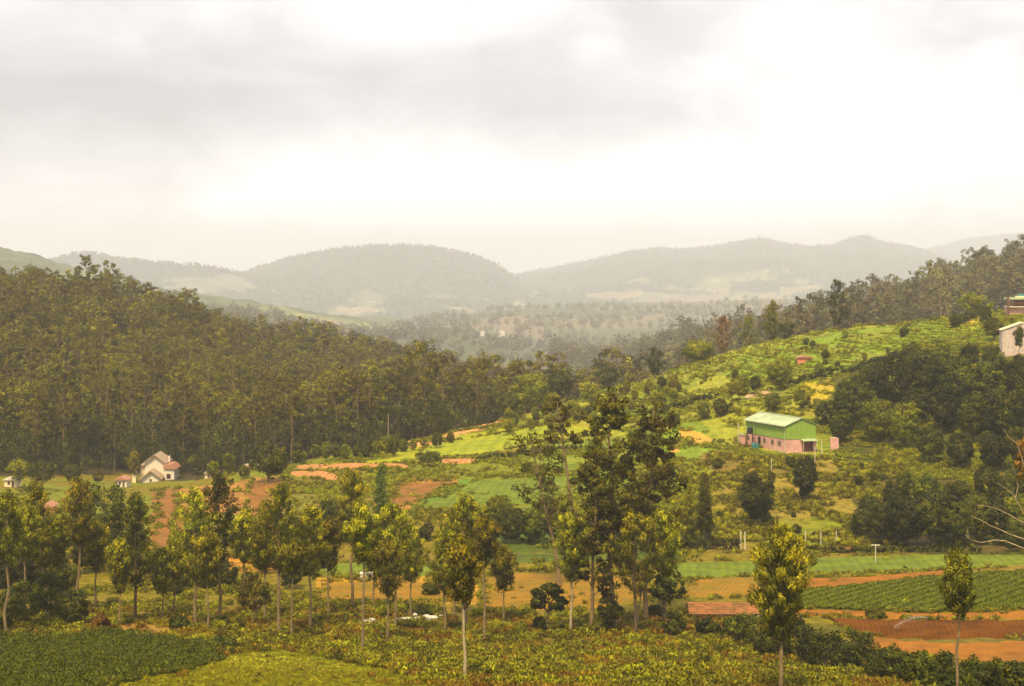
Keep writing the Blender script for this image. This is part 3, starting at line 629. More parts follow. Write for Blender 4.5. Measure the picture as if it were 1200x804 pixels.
# dense undergrowth at the forest foot and right-hand hazy ridge
startR = lambda p: md(p, np.interp(p, [730, 800, 900, 1000, 1100, 1200, 1300], [640, 600, 560, 560, 580, 620, 640]))
endR = lambda p: md(p, np.interp(p, [730, 800, 900, 1000, 1100, 1200, 1300], [960, 980, 930, 890, 860, 850, 850]))
ptsR = forest((735, 1240), (590, 1450), 11.5, lambda p, y, rs: startR(p) < y < endR(p), 9)+forest((610, 850), (1250, 2100), 15, lambda p, y, rs: y > endL(min(p, 775)) and p > 650 and fbm(x=np.array(p/37.), y=np.array(y/160.), seed=5, o=2) > .50, 19)
def hgtR(x, y):
    p = 600+F*x/y; fr = (y-startR(p))/(endR(p)-startR(p)); return (26+rsf.uniform(-5, 8)+fr*3)*(1+(.2 if rsf.rand() > .9 else 0))
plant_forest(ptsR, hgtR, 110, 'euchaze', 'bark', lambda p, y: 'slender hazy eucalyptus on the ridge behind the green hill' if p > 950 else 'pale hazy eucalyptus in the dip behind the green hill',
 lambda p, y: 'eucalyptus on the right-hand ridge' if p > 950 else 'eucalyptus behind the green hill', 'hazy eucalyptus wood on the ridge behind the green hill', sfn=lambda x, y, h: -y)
rsu = np.random.RandomState(31); und = [proto_tree(np.random.RandomState(70+i), 7, 1, 5+i, 'broad', foliage='broad', bark='darkbark', dens=.7) for i in range(3)]
pu = [(x, y, float(H(x, y))-.3) for x, y in forest((-60, 775), (372, 600), 4.6, lambda p, y, rs: startL(p)-9 < y < startL(p)+40 and rs.rand() < .85 and not (140 < p < 215 and y < 416), 14)]
scatter('undergrowth', pu, rsu.uniform(.6, 1.7, len(pu)), rsu.randint(0, 3, len(pu)), und, 'dark undergrowth and saplings at the foot of the left forest', 'undergrowth')
# tiny trees that roughen the mountain skylines
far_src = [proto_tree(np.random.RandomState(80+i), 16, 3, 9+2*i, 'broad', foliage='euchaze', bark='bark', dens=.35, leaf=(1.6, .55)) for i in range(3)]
P3 = []; S3 = []; rsm = np.random.RandomState(4)
for Xm, Dm, Zm, s, col in MT:
    n = 5200; i = rsm.randint(0, 70, n); i[:1500] = rsm.randint(60, 70, 1500); j = rsm.randint(0, Xm.shape[1], n)
    ok = col[i, j].sum(-1) < .2
    for a, b_ in zip(i[ok], j[ok]): P3.append((Xm[a, b_]+rsm.uniform(-4, 4), Dm[a, b_]+rsm.uniform(-8, 8), Zm[a, b_]-3)); S3.append(rsm.uniform(.55, 1.25))
scatter('far_forest', P3, S3, rsm.randint(0, 3, len(P3)), far_src, 'hazy woods clothing the far mountains', 'forest')
P3 = []; S3 = []                        # woods in the valley between
for k in range(6500):
    px = rsm.uniform(-40, 1240); D = rsm.uniform(1350, 4400); x = (px-600)/F*D
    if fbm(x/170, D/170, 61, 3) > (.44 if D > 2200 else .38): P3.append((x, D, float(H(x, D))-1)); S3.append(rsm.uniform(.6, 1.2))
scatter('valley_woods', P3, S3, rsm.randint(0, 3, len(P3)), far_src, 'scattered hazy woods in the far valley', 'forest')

# ------------------------------------------------------------------ named trees (picture column, foot, top, crown foot, crown width)
NEAR = [
 (8, 745, 572, 662, 44, 'leafy tree cut by the left edge of the photo', {}),
 (54, 724, 560, 668, 44, 'leaning slender tree with pale trunk at far left', dict(leanpx=-16)),
 (28, 735, 590, 655, 38, 'small crowned tree behind the leaning slender tree', {}),
 (92, 722, 556, 640, 40, 'tall tree left of the big dark tree near orange wall', {}),
 (159, 730, 570, 688, 38, 'dark narrow tree below the white house', dict(bark='darkbark', foliage='broad')),
 (190, 726, 640, 695, 32, 'short tree right of the dark narrow tree', {}),
 (229, 735, 570, 680, 52, 'full crowned tree in front of the red soil slope', {}),
 (256, 728, 553, 655, 54, 'tallest of the trees just right of red soil slope', dict(foliage='broad')),
 (285, 712, 598, 658, 30, 'thin stemmed tree with small crown beside reddish field', {}),
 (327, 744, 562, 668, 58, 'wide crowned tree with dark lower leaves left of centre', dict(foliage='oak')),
 (342, 752, 640, 668, 30, 'bare tall stem with little foliage under wide crown', {}),
 (363, 738, 590, 675, 44, 'tree with yellow tips right of the wide crowned tree', {}),
 (413, 715, 545, 640, 38, 'tree standing in front of the salmon field strip', {}),
 (425, 768, 588, 658, 30, 'tall thin trunked tree with small oval crown over stream', {}),
 (448, 690, 540, 640, 24, 'narrow pointed bluish conifer among the leafy trees', dict(kind='cone', foliage='blue', dens=1.2)),
 (462, 742, 588, 664, 48, 'tree with many bright yellow tips over the stream', {}),
 (454, 752, 632, 697, 40, 'low round crowned tree in front of the yellow tipped tree', {}),
 (521, 742, 618, 692, 42, 'left tree of the clump beside the stream end', {}),
 (546, 736, 578, 650, 48, 'bright topped tree rising above the clump by stream', {}),
 (568, 754, 603, 662, 34, 'slim tree at the right side of the stream clump', {}),
 (544, 800, 625, 706, 36, 'nearest tree of the stream clump with pale lower trunk', dict(bark='palebark')),
 (669, 743, 600, 678, 48, 'yellow topped tree with pale trunk left of dark tall trees', dict(bark='palebark')),
 (745, 745, 600, 695, 74, 'bushy yellow topped tree with several stems', dict(stems=4, bark='darkbark')),
 (778, 742, 598, 672, 60, 'yellow topped tree merging with the many stemmed tree', {}),
 (915, 818, 612, 748, 66, 'large feathery tree in front of the orange fields', dict(dens=1.7)),
 (1122, 818, 644, 716, 30, 'lone tree with thin bare trunk before the brown field', dict(dens=1.2)),
]
NEAR += [(66, 716, 604, 662, 34, 'slight tree just right of the leaning slender tree', {}), (112, 716, 606, 668, 32, 'slender tree in front of the big dark tree', {}), (140, 734, 628, 690, 28, 'short slender tree left of the dark narrow tree', {}),
 (205, 722, 628, 680, 28, 'small crowned tree before the foot of red soil slope', {}), (243, 738, 618, 682, 34, 'tree squeezed between the two full trees right of red slope', {}), (310, 728, 600, 668, 34, 'tree just left of the wide crowned tree', {}),
 (385, 722, 604, 668, 36, 'tree between the yellow tipped tree and salmon strip tree', {}), (438, 716, 606, 668, 32, 'tree tucked behind the tall thin trunked tree', {}), (482, 724, 620, 680, 34, 'tree right of the yellow tipped tree over stream', {}),
 (532, 726, 596, 660, 36, 'tree at the back of the clump by stream', {}), (590, 730, 640, 690, 26, 'short slim tree right of the stream clump', {})]
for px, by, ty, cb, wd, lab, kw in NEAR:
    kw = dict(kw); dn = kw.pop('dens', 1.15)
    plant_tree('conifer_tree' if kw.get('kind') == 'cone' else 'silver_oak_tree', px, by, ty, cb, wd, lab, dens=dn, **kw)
OTHER = [
 ('dark_tree', 693, 742, 530, 690, 50, 'dark open tree with pale streaked trunk left of centre stems', dict(kind='euc', foliage='tall', leaf=(.38, .085), dens=1.5, leanpx=8)),
 ('dark_tree', 718, 742, 452, 650, 50, 'tallest dark tree in the middle of the photo', dict(kind='euc', foliage='tall', leaf=(.38, .085), dens=2.4, leanpx=-4)),
 ('dark_tree', 757, 728, 468, 672, 54, 'dark wide crowned tree right of the tallest dark tree', dict(kind='euc', foliage='tall', leaf=(.38, .085), dens=2.4, leanpx=8)),
 ('dark_tree', 676, 680, 462, 520, 38, 'dark slender tree with small crown left of tallest tree', dict(kind='euc', foliage='tall', leaf=(.38, .085), dens=.9, leanpx=-24)),
 ('dark_tree', 656, 690, 500, 600, 54, 'dark tree reaching out to the left over green terraces', dict(kind='euc', foliage='tall', leaf=(.38, .085), dens=1.1, leanpx=-36)),
 ('dark_tree', 122, 668, 562, 640, 64, 'big dark rounded tree below and left of white house', dict(kind='broad', foliage='broad', dens=1.5)),
 ('young_tree', 297, 734, 665, 722, 46, 'low bushy tree with foliage almost to the ground', dict(kind='broad', foliage='oak', dens=1.1)),
 ('young_tree', 643, 740, 683, 712, 34, 'small flat topped tree in the ochre field', dict(kind='euc', foliage='broad', bark='darkbark', dens=.9)),
 ('young_tree', 780, 743, 676, 700, 30, 'little flat crowned tree on thin stem by round bush', dict(kind='euc', foliage='broad', dens=.8)),
 ('young_tree', 713, 743, 690, 735, 34, 'dark young tree between two tall trunks', dict(kind='broad', foliage='broad')),
 ('conifer_tree', 943, 590, 532, 585, 34, 'dark dense conifer on the slope below green roofed building', dict(kind='broad', foliage='broad', dens=2.4)),
 ('dark_tree', 887, 622, 552, 612, 44, 'dark bushy tree on slope left of the dense conifer', dict(kind='broad', foliage='broad', dens=2.4)),
 ('conifer_tree', 806, 640, 560, 635, 34, 'left conical tree of the pair above the green hedge', dict(kind='cone', foliage='shrub', dens=1.3)),
 ('conifer_tree', 826, 640, 552, 635, 34, 'right conical tree of the pair above the green hedge', dict(kind='cone', foliage='shrub', dens=1.3)),
 ('round_tree', 315, 566, 518, 556, 54, 'large round bright tree at the edge of salmon field', dict(kind='broad', foliage='shrub', dens=1.6)),
 ('round_tree', 503, 549, 528, 542, 30, 'small dark dome shaped tree in the terrace field', dict(kind='broad', foliage='broad')),
 ('round_tree', 22, 572, 536, 562, 34, 'round tree by the forest edge at far left', dict(kind='broad', foliage='shrub', dens=1.3)),
 ('round_tree', 50, 574, 538, 566, 34, 'second round tree from the left by the forest edge', dict(kind='broad', foliage='broad', dens=1.3)),
 ('slender_tree', 157, 566, 528, 556, 18, 'thin light green tree beside the white house', dict(kind='silver', foliage='lime')),
 ('round_tree', 115, 566, 552, 564, 14, 'tiny round tree left of the white house', dict(kind='broad', foliage='shrub')),
]
for nm, px, by, ty, cb, wd, lab, kw in OTHER: plant_tree(nm, px, by, ty, cb, wd, lab, **kw)
# trees whose feet stand behind a ridge: distance given
RIDGE = [
 ('oval_tree', 770, 462, 448, 404, 440, 26, 'dark oval tree standing alone on the skyline of the green hill', dict(kind='broad', foliage='broad', dens=1.4)),
 ('round_tree', 818, 452, 432, 398, 424, 44, 'wide yellowish green tree on the hill skyline', dict(kind='broad', foliage='shrub', dens=1.5)),
 ('round_tree', 712, 450, 462, 426, 452, 34, 'rounded tree just behind the lower hill crest', dict(kind='broad', foliage='broad', dens=1.1)),
 ('tall_tree', 981, 462, 392, 326, 380, 28, 'tall tree with separate tuft on top standing on hilltop', dict(kind='silver', foliage='broad', dens=1.3)),
 ('oval_tree', 922, 452, 406, 376, 404, 22, 'small dark oval tree on the bright hill crest', dict(kind='broad', foliage='broad', dens=1.3)),
 ('slender_tree', 905, 470, 408, 350, 398, 20, 'slender dark tree behind the small oval tree', dict(kind='silver', foliage='shrub', dens=1.5)),
 ('slender_tree', 877, 474, 416, 368, 410, 20, 'slim green tree on crest left of slender dark tree', dict(kind='silver', foliage='shrub')),
 ('slender_tree', 847, 480, 420, 368, 412, 24, 'brownish slim tree at the crest above wide tree', dict(kind='silver', foliage='rust')),
 ('round_tree', 622, 425, 490, 434, 478, 52, 'broad olive tree at left end of the hill crest', dict(kind='broad', foliage='shrub', dens=1.5)),
 ('round_tree', 652, 432, 480, 434, 468, 42, 'dark round tree right of the broad olive tree', dict(kind='broad', foliage='broad', dens=1.6)),
 ('round_tree', 596, 415, 490, 460, 484, 34, 'bushy tree at the end of the orange soil mound', dict(kind='broad', foliage='broad', dens=1.4)),
 ('slender_tree', 690, 418, 478, 448, 470, 22, 'light green young tree on the hill crest', dict(kind='silver', foliage='lime')),
 ('slender_tree', 648, 400, 488, 460, 484, 20, 'yellow green young tree under dark round tree', dict(kind='silver', foliage='lime')),
 ('round_tree', 1141, 448, 372, 345, 362, 30, 'spreading sparse tree on crest left of the balcony building', dict(kind='euc', foliage='shrub', dens=1.0)),
]
for nm, px, D, by, ty, cb, wd, lab, kw in RIDGE: plant_tree(nm, px, by, ty, cb, wd, lab, D=D, **kw)
# ------------------------------------------------------------------ right-hand wood
rw = np.random.RandomState(21)
BR = [tree_data(np.random.RandomState(200+i), 10, 1.2, [8.5, 7.5, 9.5, 8, 7][i], 'broad', dens=1.9) for i in range(5)]
BM = {}
def broad_meshes(i, fol):
    if (i, fol) not in BM:
        (tv, tq), (cv, cq, ct) = BR[i]; BM[(i, fol)] = (quadmesh('trunk', tv, tq, [M['darkbark']]), quadmesh('crown', cv, cq, [M[fol]], attrs={'tint': ct}))
    return BM[(i, fol)]
def wood_tree(px, by, hpx, lab, grp, fol=None, dmin=255, name='broadleaf_tree', wf=1):
    g = ground(px, by, dmin); h = hpx*g.y/F; t, c = broad_meshes(rw.randint(5), fol or ('broad' if rw.rand() > .2 else 'shrub'))
    e = link(name, None, None, g-Vector((0, 0, .3)), rw.uniform(0, 6.28)); e.scale = (h/10*rw.uniform(.9, 1.2)*wf, h/10*rw.uniform(.9, 1.2)*wf, h/10); tag(e, lab, 'tree', grp)
    link('trunk', t, e); link('crown', c, e)
wood = [(1000, 505, 62), (1030, 520, 55), (1060, 528, 60), (1010, 470, 44), (1045, 480, 58), (1085, 470, 60), (1120, 470, 55), (1150, 480, 60), (1190, 470, 52), (1075, 500, 50), (1110, 508, 60), (1140, 520, 62), (1175, 525, 70), (1215, 510, 70),
 (1070, 440, 42), (1100, 435, 42), (1135, 440, 40), (1165, 445, 42), (1090, 545, 48), (1125, 550, 48), (1165, 555, 50), (1200, 555, 60), (990, 480, 40), (1020, 450, 28), (1050, 440, 30), (1195, 440, 26)]
def wl(px, by, h):
    if px <= 1010: return 'dark broadleaf tree at the wood edge nearest the farm building'
    if by <= 450: return 'small dark broadleaf tree along the top of the right-hand wood'
    if px >= 1185: return 'dark broadleaf tree of the wood cut by the right edge'
    return 'large dark broadleaf tree at the foot of the right-hand wood' if by >= 525 else ('dark broadleaf tree deep in the wood, left of its centre' if px < 1100 else 'dark broadleaf tree deep in the wood, below the ribbed wall')
for px, by, h in wood: wood_tree(px, by, h, wl(px, by, h), wl(px, by, h)+' group')
low = [(1010, 632, 40), (1035, 638, 55), (1062, 640, 62), (1090, 641, 70), (1118, 642, 60), (1145, 640, 66), (1172, 640, 60), (1200, 642, 66), (1020, 610, 30), (1050, 600, 40), (1085, 595, 42), (1120, 600, 40), (1160, 595, 50), (1195, 590, 50), (1060, 575, 24), (1185, 662, 34), (1205, 668, 40)]
for px, by, h in low:
    l_ = 'dark bushy tree, %s of the thicket above the green field' % (('front row left' if px < 1100 else 'front row right') if 630 < by < 650 else ('back' if by <= 630 else 'right corner')); wood_tree(px, by, h, l_, l_)
mid = [(575, 640, 30), (600, 645, 44), (628, 648, 46), (655, 650, 42), (585, 612, 34), (640, 612, 30), (675, 640, 44), (715, 648, 52), (745, 648, 50), (775, 640, 36), (395, 650, 46), (420, 655, 40), (385, 625, 44), (375, 650, 40), (555, 650, 30), (480, 640, 22), (500, 648, 26)]
for px, by, h in mid: wood_tree(px, by, h, 'dark shrubby tree %s' % ('below the conifer, left part of the middle belt' if px < 450 else ('beside the middle field, centre of the belt' if px < 600 else 'behind the tall dark trees and ochre field')), 'shrubby trees of the middle belt'+(' left' if px < 450 else (' centre' if px < 600 else ' right')))
lefts = [(88, 640, 44), (65, 655, 50), (100, 672, 50), (35, 650, 54), (12, 660, 60), (140, 650, 44), (150, 668, 30), (240, 690, 44), (265, 688, 34), (225, 655, 40), (300, 650, 44), (290, 690, 24), (60, 728, 66), (30, 735, 60), (85, 735, 50), (5, 742, 56), (345, 655, 50)]
lefts += [(20, 700, 60), (48, 690, 46), (75, 700, 50), (110, 655, 60), (130, 672, 60), (205, 700, 26), (180, 672, 24), (245, 672, 40), (310, 672, 44), (340, 690, 36), (215, 690, 30), (270, 640, 34), (320, 630, 36), (160, 640, 30), (5, 690, 60)]
for px, by, h in lefts: l_ = 'dark leafy bush tree %s' % ('low beside the dark plot at far left' if by > 715 else ('behind the slender trees at far left' if px < 100 else ('between the big dark tree and red slope' if px < 215 else 'behind the slender trees right of red slope'))); wood_tree(px, by, h, l_, l_, dmin=165)
for i, (px, by, h) in enumerate([(230, 556, 26), (250, 560, 22), (268, 556, 28), (286, 562, 20), (212, 556, 16), (296, 548, 20), (60, 560, 20), (85, 566, 24), (140, 548, 20), (348, 545, 20)]):
    wood_tree(px, by, h, 'bushy light green tree at the forest edge near the white house', 'bushy trees at forest edge', fol='shrub', dmin=290)
for i, (px, by, h) in enumerate([(370, 538, 20), (382, 540, 26), (394, 537, 19), (405, 540, 22), (418, 536, 18), (429, 538, 24), (440, 534, 20), (452, 533, 24), (461, 536, 30), (473, 530, 18), (484, 528, 16), (356, 542, 16), (512, 526, 22), (496, 524, 14), (528, 520, 16)]):
    wood_tree(px, by, h, 'young bright green tree in the row at the far field edge', 'young trees along the far field edge', fol='shrub', dmin=310, wf=.8)
for i, (px, by, h, l) in enumerate([(915, 458, 42, 'bushy tree on hillside below the orange hut'), (866, 470, 32, 'large shrub on the hillside left of orange hut'), (885, 462, 24, 'small bushy tree left of the bushy hillside tree'), (845, 490, 26, 'dark shrub just left of the green roof'), (825, 492, 22, 'low dark shrub beside the white dot on hillside'),
   (940, 480, 26, 'shrub right behind the green roofed building'), (905, 484, 26, 'shrub behind the ridge of the green roof'), (968, 500, 34, 'dark tree touching right corner of green building'), (985, 520, 44, 'dark tree at the near corner of the right-hand wood'), (960, 440, 16, 'small shrub above the yellow field patch'), (790, 500, 18, 'shrub on the bright terrace left of building'), (1120, 385, 20, 'bush on the upper meadow by the hedge'), (1165, 400, 30, 'dark bush left of the ribbed wall'), (1155, 378, 22, 'dark bush below the balcony building'), (1060, 395, 14, 'small bush in the upper tea slope')]):
    wood_tree(px, by, h, l, None, dmin=300, fol='shrub' if rw.rand() > .45 else None)
for k in range(60):
    px = rw.uniform(595, 800); lo = np.interp(px, [595, 700, 800], [500, 478, 450]); by = rw.uniform(lo-8, lo+16)
    wood_tree(px, by, rw.uniform(9, 20), 'yellowish green shrub on the %s of the lower hill crest' % ('low left end' if px < 660 else ('middle' if px < 730 else 'higher right part')), 'yellow green shrubs on the hill crest'+(' left' if px < 660 else (' middle' if px < 730 else ' right')), fol='lime' if rw.rand() > .35 else 'shrub', dmin=320, name='shrub', wf=.85)
for k in range(16):
    px = rw.uniform(800, 1150); lo = np.interp(px, [800, 900, 1000, 1150], [440, 410, 392, 378]); by = rw.uniform(lo, lo+45)
    wood_tree(px, by, rw.uniform(6, 13), 'small rounded shrub dotted over the bright upper slope', 'small shrubs on the upper slope', fol='shrub', dmin=330, name='shrub')
for k in range(46):
    px = rw.uniform(790, 1040); by = rw.uniform(545, 635)
    wood_tree(px, by, rw.uniform(7, 16), 'low shrub on the rough slope below the green roofed building', 'low shrubs on the rough slope', fol='shrub' if rw.rand() > .4 else 'broad', dmin=262, name='shrub')

# bushes and hedges near the fields
BUSH = [(505, 698, 20, 24, 'rounded bush alone in the middle field'), (632, 740, 20, 20, 'low round bush left of pale trunk'), (791, 744, 38, 30, 'dense dark round bush beside the thin stem'), (768, 722, 14, 30, 'low bush behind the round dark bush'),
 (830, 745, 28, 40, 'dark bush in front of the tiled shed'), (858, 746, 26, 30, 'bush right of the first bush before tiled shed'), (880, 756, 38, 36, 'bush touching trunk of the large feathery tree'), (262, 762, 18, 42, 'dark low bush at the edge of dark crop plot'),
 (935, 770, 44, 40, 'dark bush right of the large feathery tree'), (970, 786, 50, 44, 'tall dark bush below brown field corner'), (1008, 788, 46, 44, 'dark bush left of the gap before orange field'), (1052, 800, 44, 44, 'round topped dark bush below the sprinkler'), (1075, 806, 40, 40, 'dark bush left of lone tree trunk'),
 (1105, 806, 38, 40, 'bush behind the lone tree trunk'), (1140, 812, 42, 40, 'dark bush right of lone tree trunk'), (1172, 815, 40, 44, 'dark bush at the lower right corner'), (1198, 815, 38, 40, 'bush cut by the right edge at bottom'), (1026, 724, 14, 26, 'small bush at edge of the brown ploughed field'),
 (210, 738, 20, 26, 'low bush between the short tree and full tree'), (275, 738, 16, 26, 'low shrub left of the low bushy tree'), (610, 742, 14, 20, 'small shrub near the stream end'), (655, 742, 20, 18, 'low shrub beside pale trunk'), (700, 744, 20, 20, 'low shrub between the tall trunks'), (120, 740, 22, 30, 'rusty leaved shrub among left trunks')]
BUSH += [(905, 768, 34, 40, 'dark bush just left of the large tree trunk foot'), (952, 778, 40, 36, 'dark bush squeezed between two larger bushes'), (988, 790, 42, 40, 'dark bush in the middle of the bush line'), (1030, 798, 34, 34, 'low bush filling the gap before orange field'), (1090, 812, 40, 36, 'bush low in front of lone tree'), (1122, 816, 36, 40, 'bush at the foot of lone tree'), (1156, 818, 40, 40, 'bush between lone tree and lower right corner'), (1186, 820, 44, 40, 'second bush from the lower right corner')]
for px, by, h, wd, lab in BUSH:
    if px > 860 and by > 750: h *= 1.25; wd *= 1.3
    plant_tree('bush', px, by, by-h, by-1, wd, lab, kind='bush', foliage='rust' if 'rusty' in lab else ('shrub' if 'small' in lab or 'rounded' in lab or 'low shrub' in lab else 'broad'), cat='bush', dens=1.5)
def hedge(name, pts, hpx, wid, label, fol='broad', dmin=255, n=None):
    rs = np.random.RandomState(len(label)); G = [ground(a, b_, dmin) for a, b_ in pts]; C = []; R = []; T = []
    for a, b_ in zip(G[:-1], G[1:]):
        k = max(2, int((b_-a).length/.45))
        for i in range(k):
            p = a.lerp(b_, i/k); h = hpx*p.y/F
            for s in range(3): C.append((p.x+rs.normal()*wid*.3, p.y+rs.normal()*wid*.3, float(H(p.x, p.y))+h*rs.uniform(.15, .8))); R.append(h*.34); T.append(rs.uniform(.1, .6))
    o0 = G[0]; C = np.array(C)-np.array(o0); v, q_, t = leaves(rs, C, np.array(R), 22, .32, .11, None, 1.2, .8, np.array(T))
    st = []
    for a in np.array(C)[::9]: st.append(tube([(a[0], a[1], a[2]-1.2), a], [.04, .02], 3))
    e = link(name, None, None, o0); tag(e, label, 'hedge'); link('foliage', quadmesh('foliage', v, q_, [M[fol]], attrs={'tint': t}), e); link('stems', quadmesh('stems', *merge(st), [M['darkbark']]), e)
hedge('hedge', [(788, 655), (830, 654), (872, 652)], 15, 1.4, 'trimmed dark hedge along the foot of the terraced hill')
hedge('hedge', [(895, 650), (930, 650), (990, 650), (1060, 652), (1150, 652)], 8, 1.0, 'low dark hedge at the top of the right green field')
hedge('hedge', [(775, 484), (800, 478), (822, 470), (840, 466)], 8, 1.2, 'dark diagonal hedge line on the hill crest', dmin=330)
hedge('hedge', [(926, 452), (950, 446), (976, 438)], 9, 1.2, 'dark hedge above the yellow field patch', dmin=330)
hedge('hedge', [(980, 440), (1010, 432), (1040, 424)], 9, 1.5, 'hedge bank below the tea slope', dmin=330)
hedge('hedge', [(1115, 385), (1140, 374), (1160, 366), (1178, 360)], 12, 1.6, 'dark hedge climbing to the balcony building', dmin=360)
hedge('hedge', [(560, 541), (600, 536), (640, 530), (680, 528)], 7, 1.0, 'dark bank hedge under the bright meadow', dmin=300)
hedge('hedge', [(225, 728), (300, 729), (370, 727), (430, 723), (520, 719)], 6, 1.0, 'low green growth along the far side of stream', 'shrub', 180)

# ------------------------------------------------------------------ buildings
pink = mat('pink_wall', (.68, .36, .32), .85, .4, .9, col2=(.48, .25, .21)); green = mat('green_sheet', (.24, .36, .05), .5, .12, .8); roofg = mat('pale_green_roof', (.42, .50, .27), .45, .25, .5, col2=(.31, .36, .20))
dark = mat('dark_opening', (.03, .02, .02), .6); glassm = mat('window_glass', (.05, .05, .06), .15, .2, 2, spec=.6); white = mat('white_paint', (.66, .58, .48), .8, .15, 2); cream = mat('cream_wall', (.78, .66, .42), .85, .15, 1.5)
redroof = mat('clay_roof', (.42, .17, .10), .85, .4, 3, col2=(.3, .16, .10)); brownroof = mat('brown_eave', (.42, .30, .20), .8); teal = mat('teal_plastic', (.03, .20, .20), .35, .1, 2, spec=.5); blackp = mat('black_plastic', (.02, .02, .022), .4, .1, 2, spec=.5)
post_m = mat('pale_post', (.6, .54, .40), .9); rust = mat('rust_metal', (.16, .08, .05), .8); tile_m = mat('clay_tile', (.36, .14, .045), .9, .35, 1.2, col2=(.18, .085, .03)); orange_m = mat('orange_wall', (.62, .26, .08), .85, .3, 2)
ribbed = mat('ribbed_wall', (.62, .50, .45), .8, .3, 1.5); paleblue = mat('pale_block', (.7, .66, .58), .8)
def bx(name, a, b_, m, par): return MB().box(a, b_).build(name, m, par)

# pink and green shed building: local x runs along the long wall (away to the left), local y along the gable end
g = ground(921, 531, 290); D0 = g.y; s = D0/F
hb = link('farm_building', None, loc=(g.x, g.y, g.z-.1)); tag(hb, 'pink walled farm building with pale green metal roof on the slope', 'building')
LX, LY, HP, HE, HR = 13.4, 5.7, 2.3, 4.6, 5.65
hb.rotation_euler[2] = math.radians(180-68)        # +x local points left and away; +y local points ... right side after mirroring below
# with this turn local -y is the gable direction (right and slightly away)
def B(x0, x1, y0, y1, z0, z1): return ((x0, -y1, z0), (x1, -y0, z1))
w_ = MB(); w_.box(*B(0, LX, 0, .2, 0, HP)); w_.box(*B(0, LX, LY-.2, LY, 0, HP)); w_.box(*B(LX-.2, LX, .2, LY-.2, 0, HP)); w_.box(*B(0, .2, .2, 3.1, 0, HP)); w_.box(*B(0, .2, 5.2, LY-.2, 0, HP)); w_.box(*B(0, .2, 3.1, 5.2, 2.05, HP)); w_.build('wall', pink, hb)
bx('recess', *B(.7, .8, 3.1, 5.2, 0, 2.05), mat('dull_brick', (.30, .13, .09)), hb)
for i in range(13):                                  # corrugated sheets of the long side, one by one, each with ribs
    x0 = i*LX/13; m_ = MB(); m_.box(*B(x0+.012, x0+LX/13-.012, -.07, .0, HP-.02, HE))
    for k in range(4): m_.box(*B(x0+.12+k*.28, x0+.19+k*.28, -.10, -.068, HP, HE-.02))
    m_.build('metal_sheet', green, hb)
for i in range(6):
    y0 = i*LY/6; y1 = y0+LY/6; zt = lambda y: HE+(HR-HE)*(1-abs(y-LY/2)/(LY/2)); m_ = MB(); a0, a1 = y0+.012, y1-.012
    n = 0; prof_ = [(a0, HP-.02), (a1, HP-.02), (a1, zt(a1)), (a0, zt(a0))]; m_.v = [(-.07, -y, z) for y, z in prof_]+[(0, -y, z) for y, z in prof_]
    m_.f = [(0, 1, 2, 3), (7, 6, 5, 4), (0, 4, 5, 1), (1, 5, 6, 2), (2, 6, 7, 3), (3, 7, 4, 0)]
    for k in range(3): yy = y0+.15+k*.3; m_.box(*B(-.10, -.068, yy, yy+.06, HP, zt(yy+.03)-.12 if yy < LY/2 else zt(yy+.06)-.1))
    m_.build('metal_sheet', green, hb)
for i in range(13):                                  # roof sheets, both slopes
    x0 = -.35+i*(LX+.7)/13; x1 = x0+(LX+.7)/13-.02
    for side in (0, 1):
        ye, yr = (-.4, LY/2) if side == 0 else (LY+.4, LY/2); ze = HE-.05
        MB().slab([(x0, -ye, ze), (x1, -ye, ze), (x1, -yr, HR+.12), (x0, -yr, HR+.12)], .06).build('roof_sheet', roofg, hb)
MB().slab([(-.37, -LY/2+.2, HR+.15), (LX+.37, -LY/2+.2, HR+.15), (LX+.37, -LY/2-.2, HR+.16), (-.37, -LY/2-.2, HR+.16)], .05).build('ridge_cap', roofg, hb)
for x in (1.6, 3.9, 6.6):                             # long side windows
    f = MB(); X0, X1, Z0, Z1 = x, x+1.0, 1.0, 1.95
    f.box(*B(X0, X0+.08, -.05, .0, Z0, Z1)); f.box(*B(X1-.08, X1, -.05, .0, Z0, Z1)); f.box(*B(X0+.08, X1-.08, -.05, 0, Z0, Z0+.08)); f.box(*B(X0+.08, X1-.08, -.05, 0, Z1-.08, Z1)); f.box(*B((X0+X1)/2-.03, (X0+X1)/2+.03, -.045, 0, Z0+.08, Z1-.08))
    fo = f.build('window', brownroof, hb); bx('pane', *B(X0+.08, X1-.08, -.02, -.003, Z0+.08, Z1-.08), glassm, fo)
bx('door', *B(8.4, 9.4, -.03, -.002, 0, 1.95), dark, hb)
aw = MB().slab([(-1.0, -2.7, 2.0), (-1.0, -5.5, 2.0), (-.08, -5.5, 2.28), (-.08, -2.7, 2.28)], .06).build('awning', roofg, hb)
for y in (2.8, 5.4): bx('awning_post', *B(-.95, -.89, y-.03, y+.03, 0, 1.95), post_m, aw)
bx('gutter', *B(-.3, LX+.3, -.50, -.41, HE-.2, HE-.1), post_m, hb)
for x in (.25, LX-.3): bx('downpipe', *B(x, x+.08, -.12, -.04, .1, HE-.21), post_m, hb)
for x in (10.6, 12.2): fo = bx('window', *B(x, x+.8, -.05, .0, 1.05, 1.85), brownroof, hb); bx('pane', *B(x+.08, x+.72, -.07, -.052, 1.12, 1.78), glassm, fo)
bx('plinth', *B(-.12, -.003, -.1, LY+.1, -.9, .12), pink, hb); bx('plinth', *B(-.003, LX, -.12, -.003, -.9, .10), pink, hb)
def at_local(o, x, y): v = Vector((x*math.cos(o.rotation_euler[2])+y*math.sin(o.rotation_euler[2]), x*math.sin(o.rotation_euler[2])-y*math.cos(o.rotation_euler[2]), 0))+Vector(o.location); return v
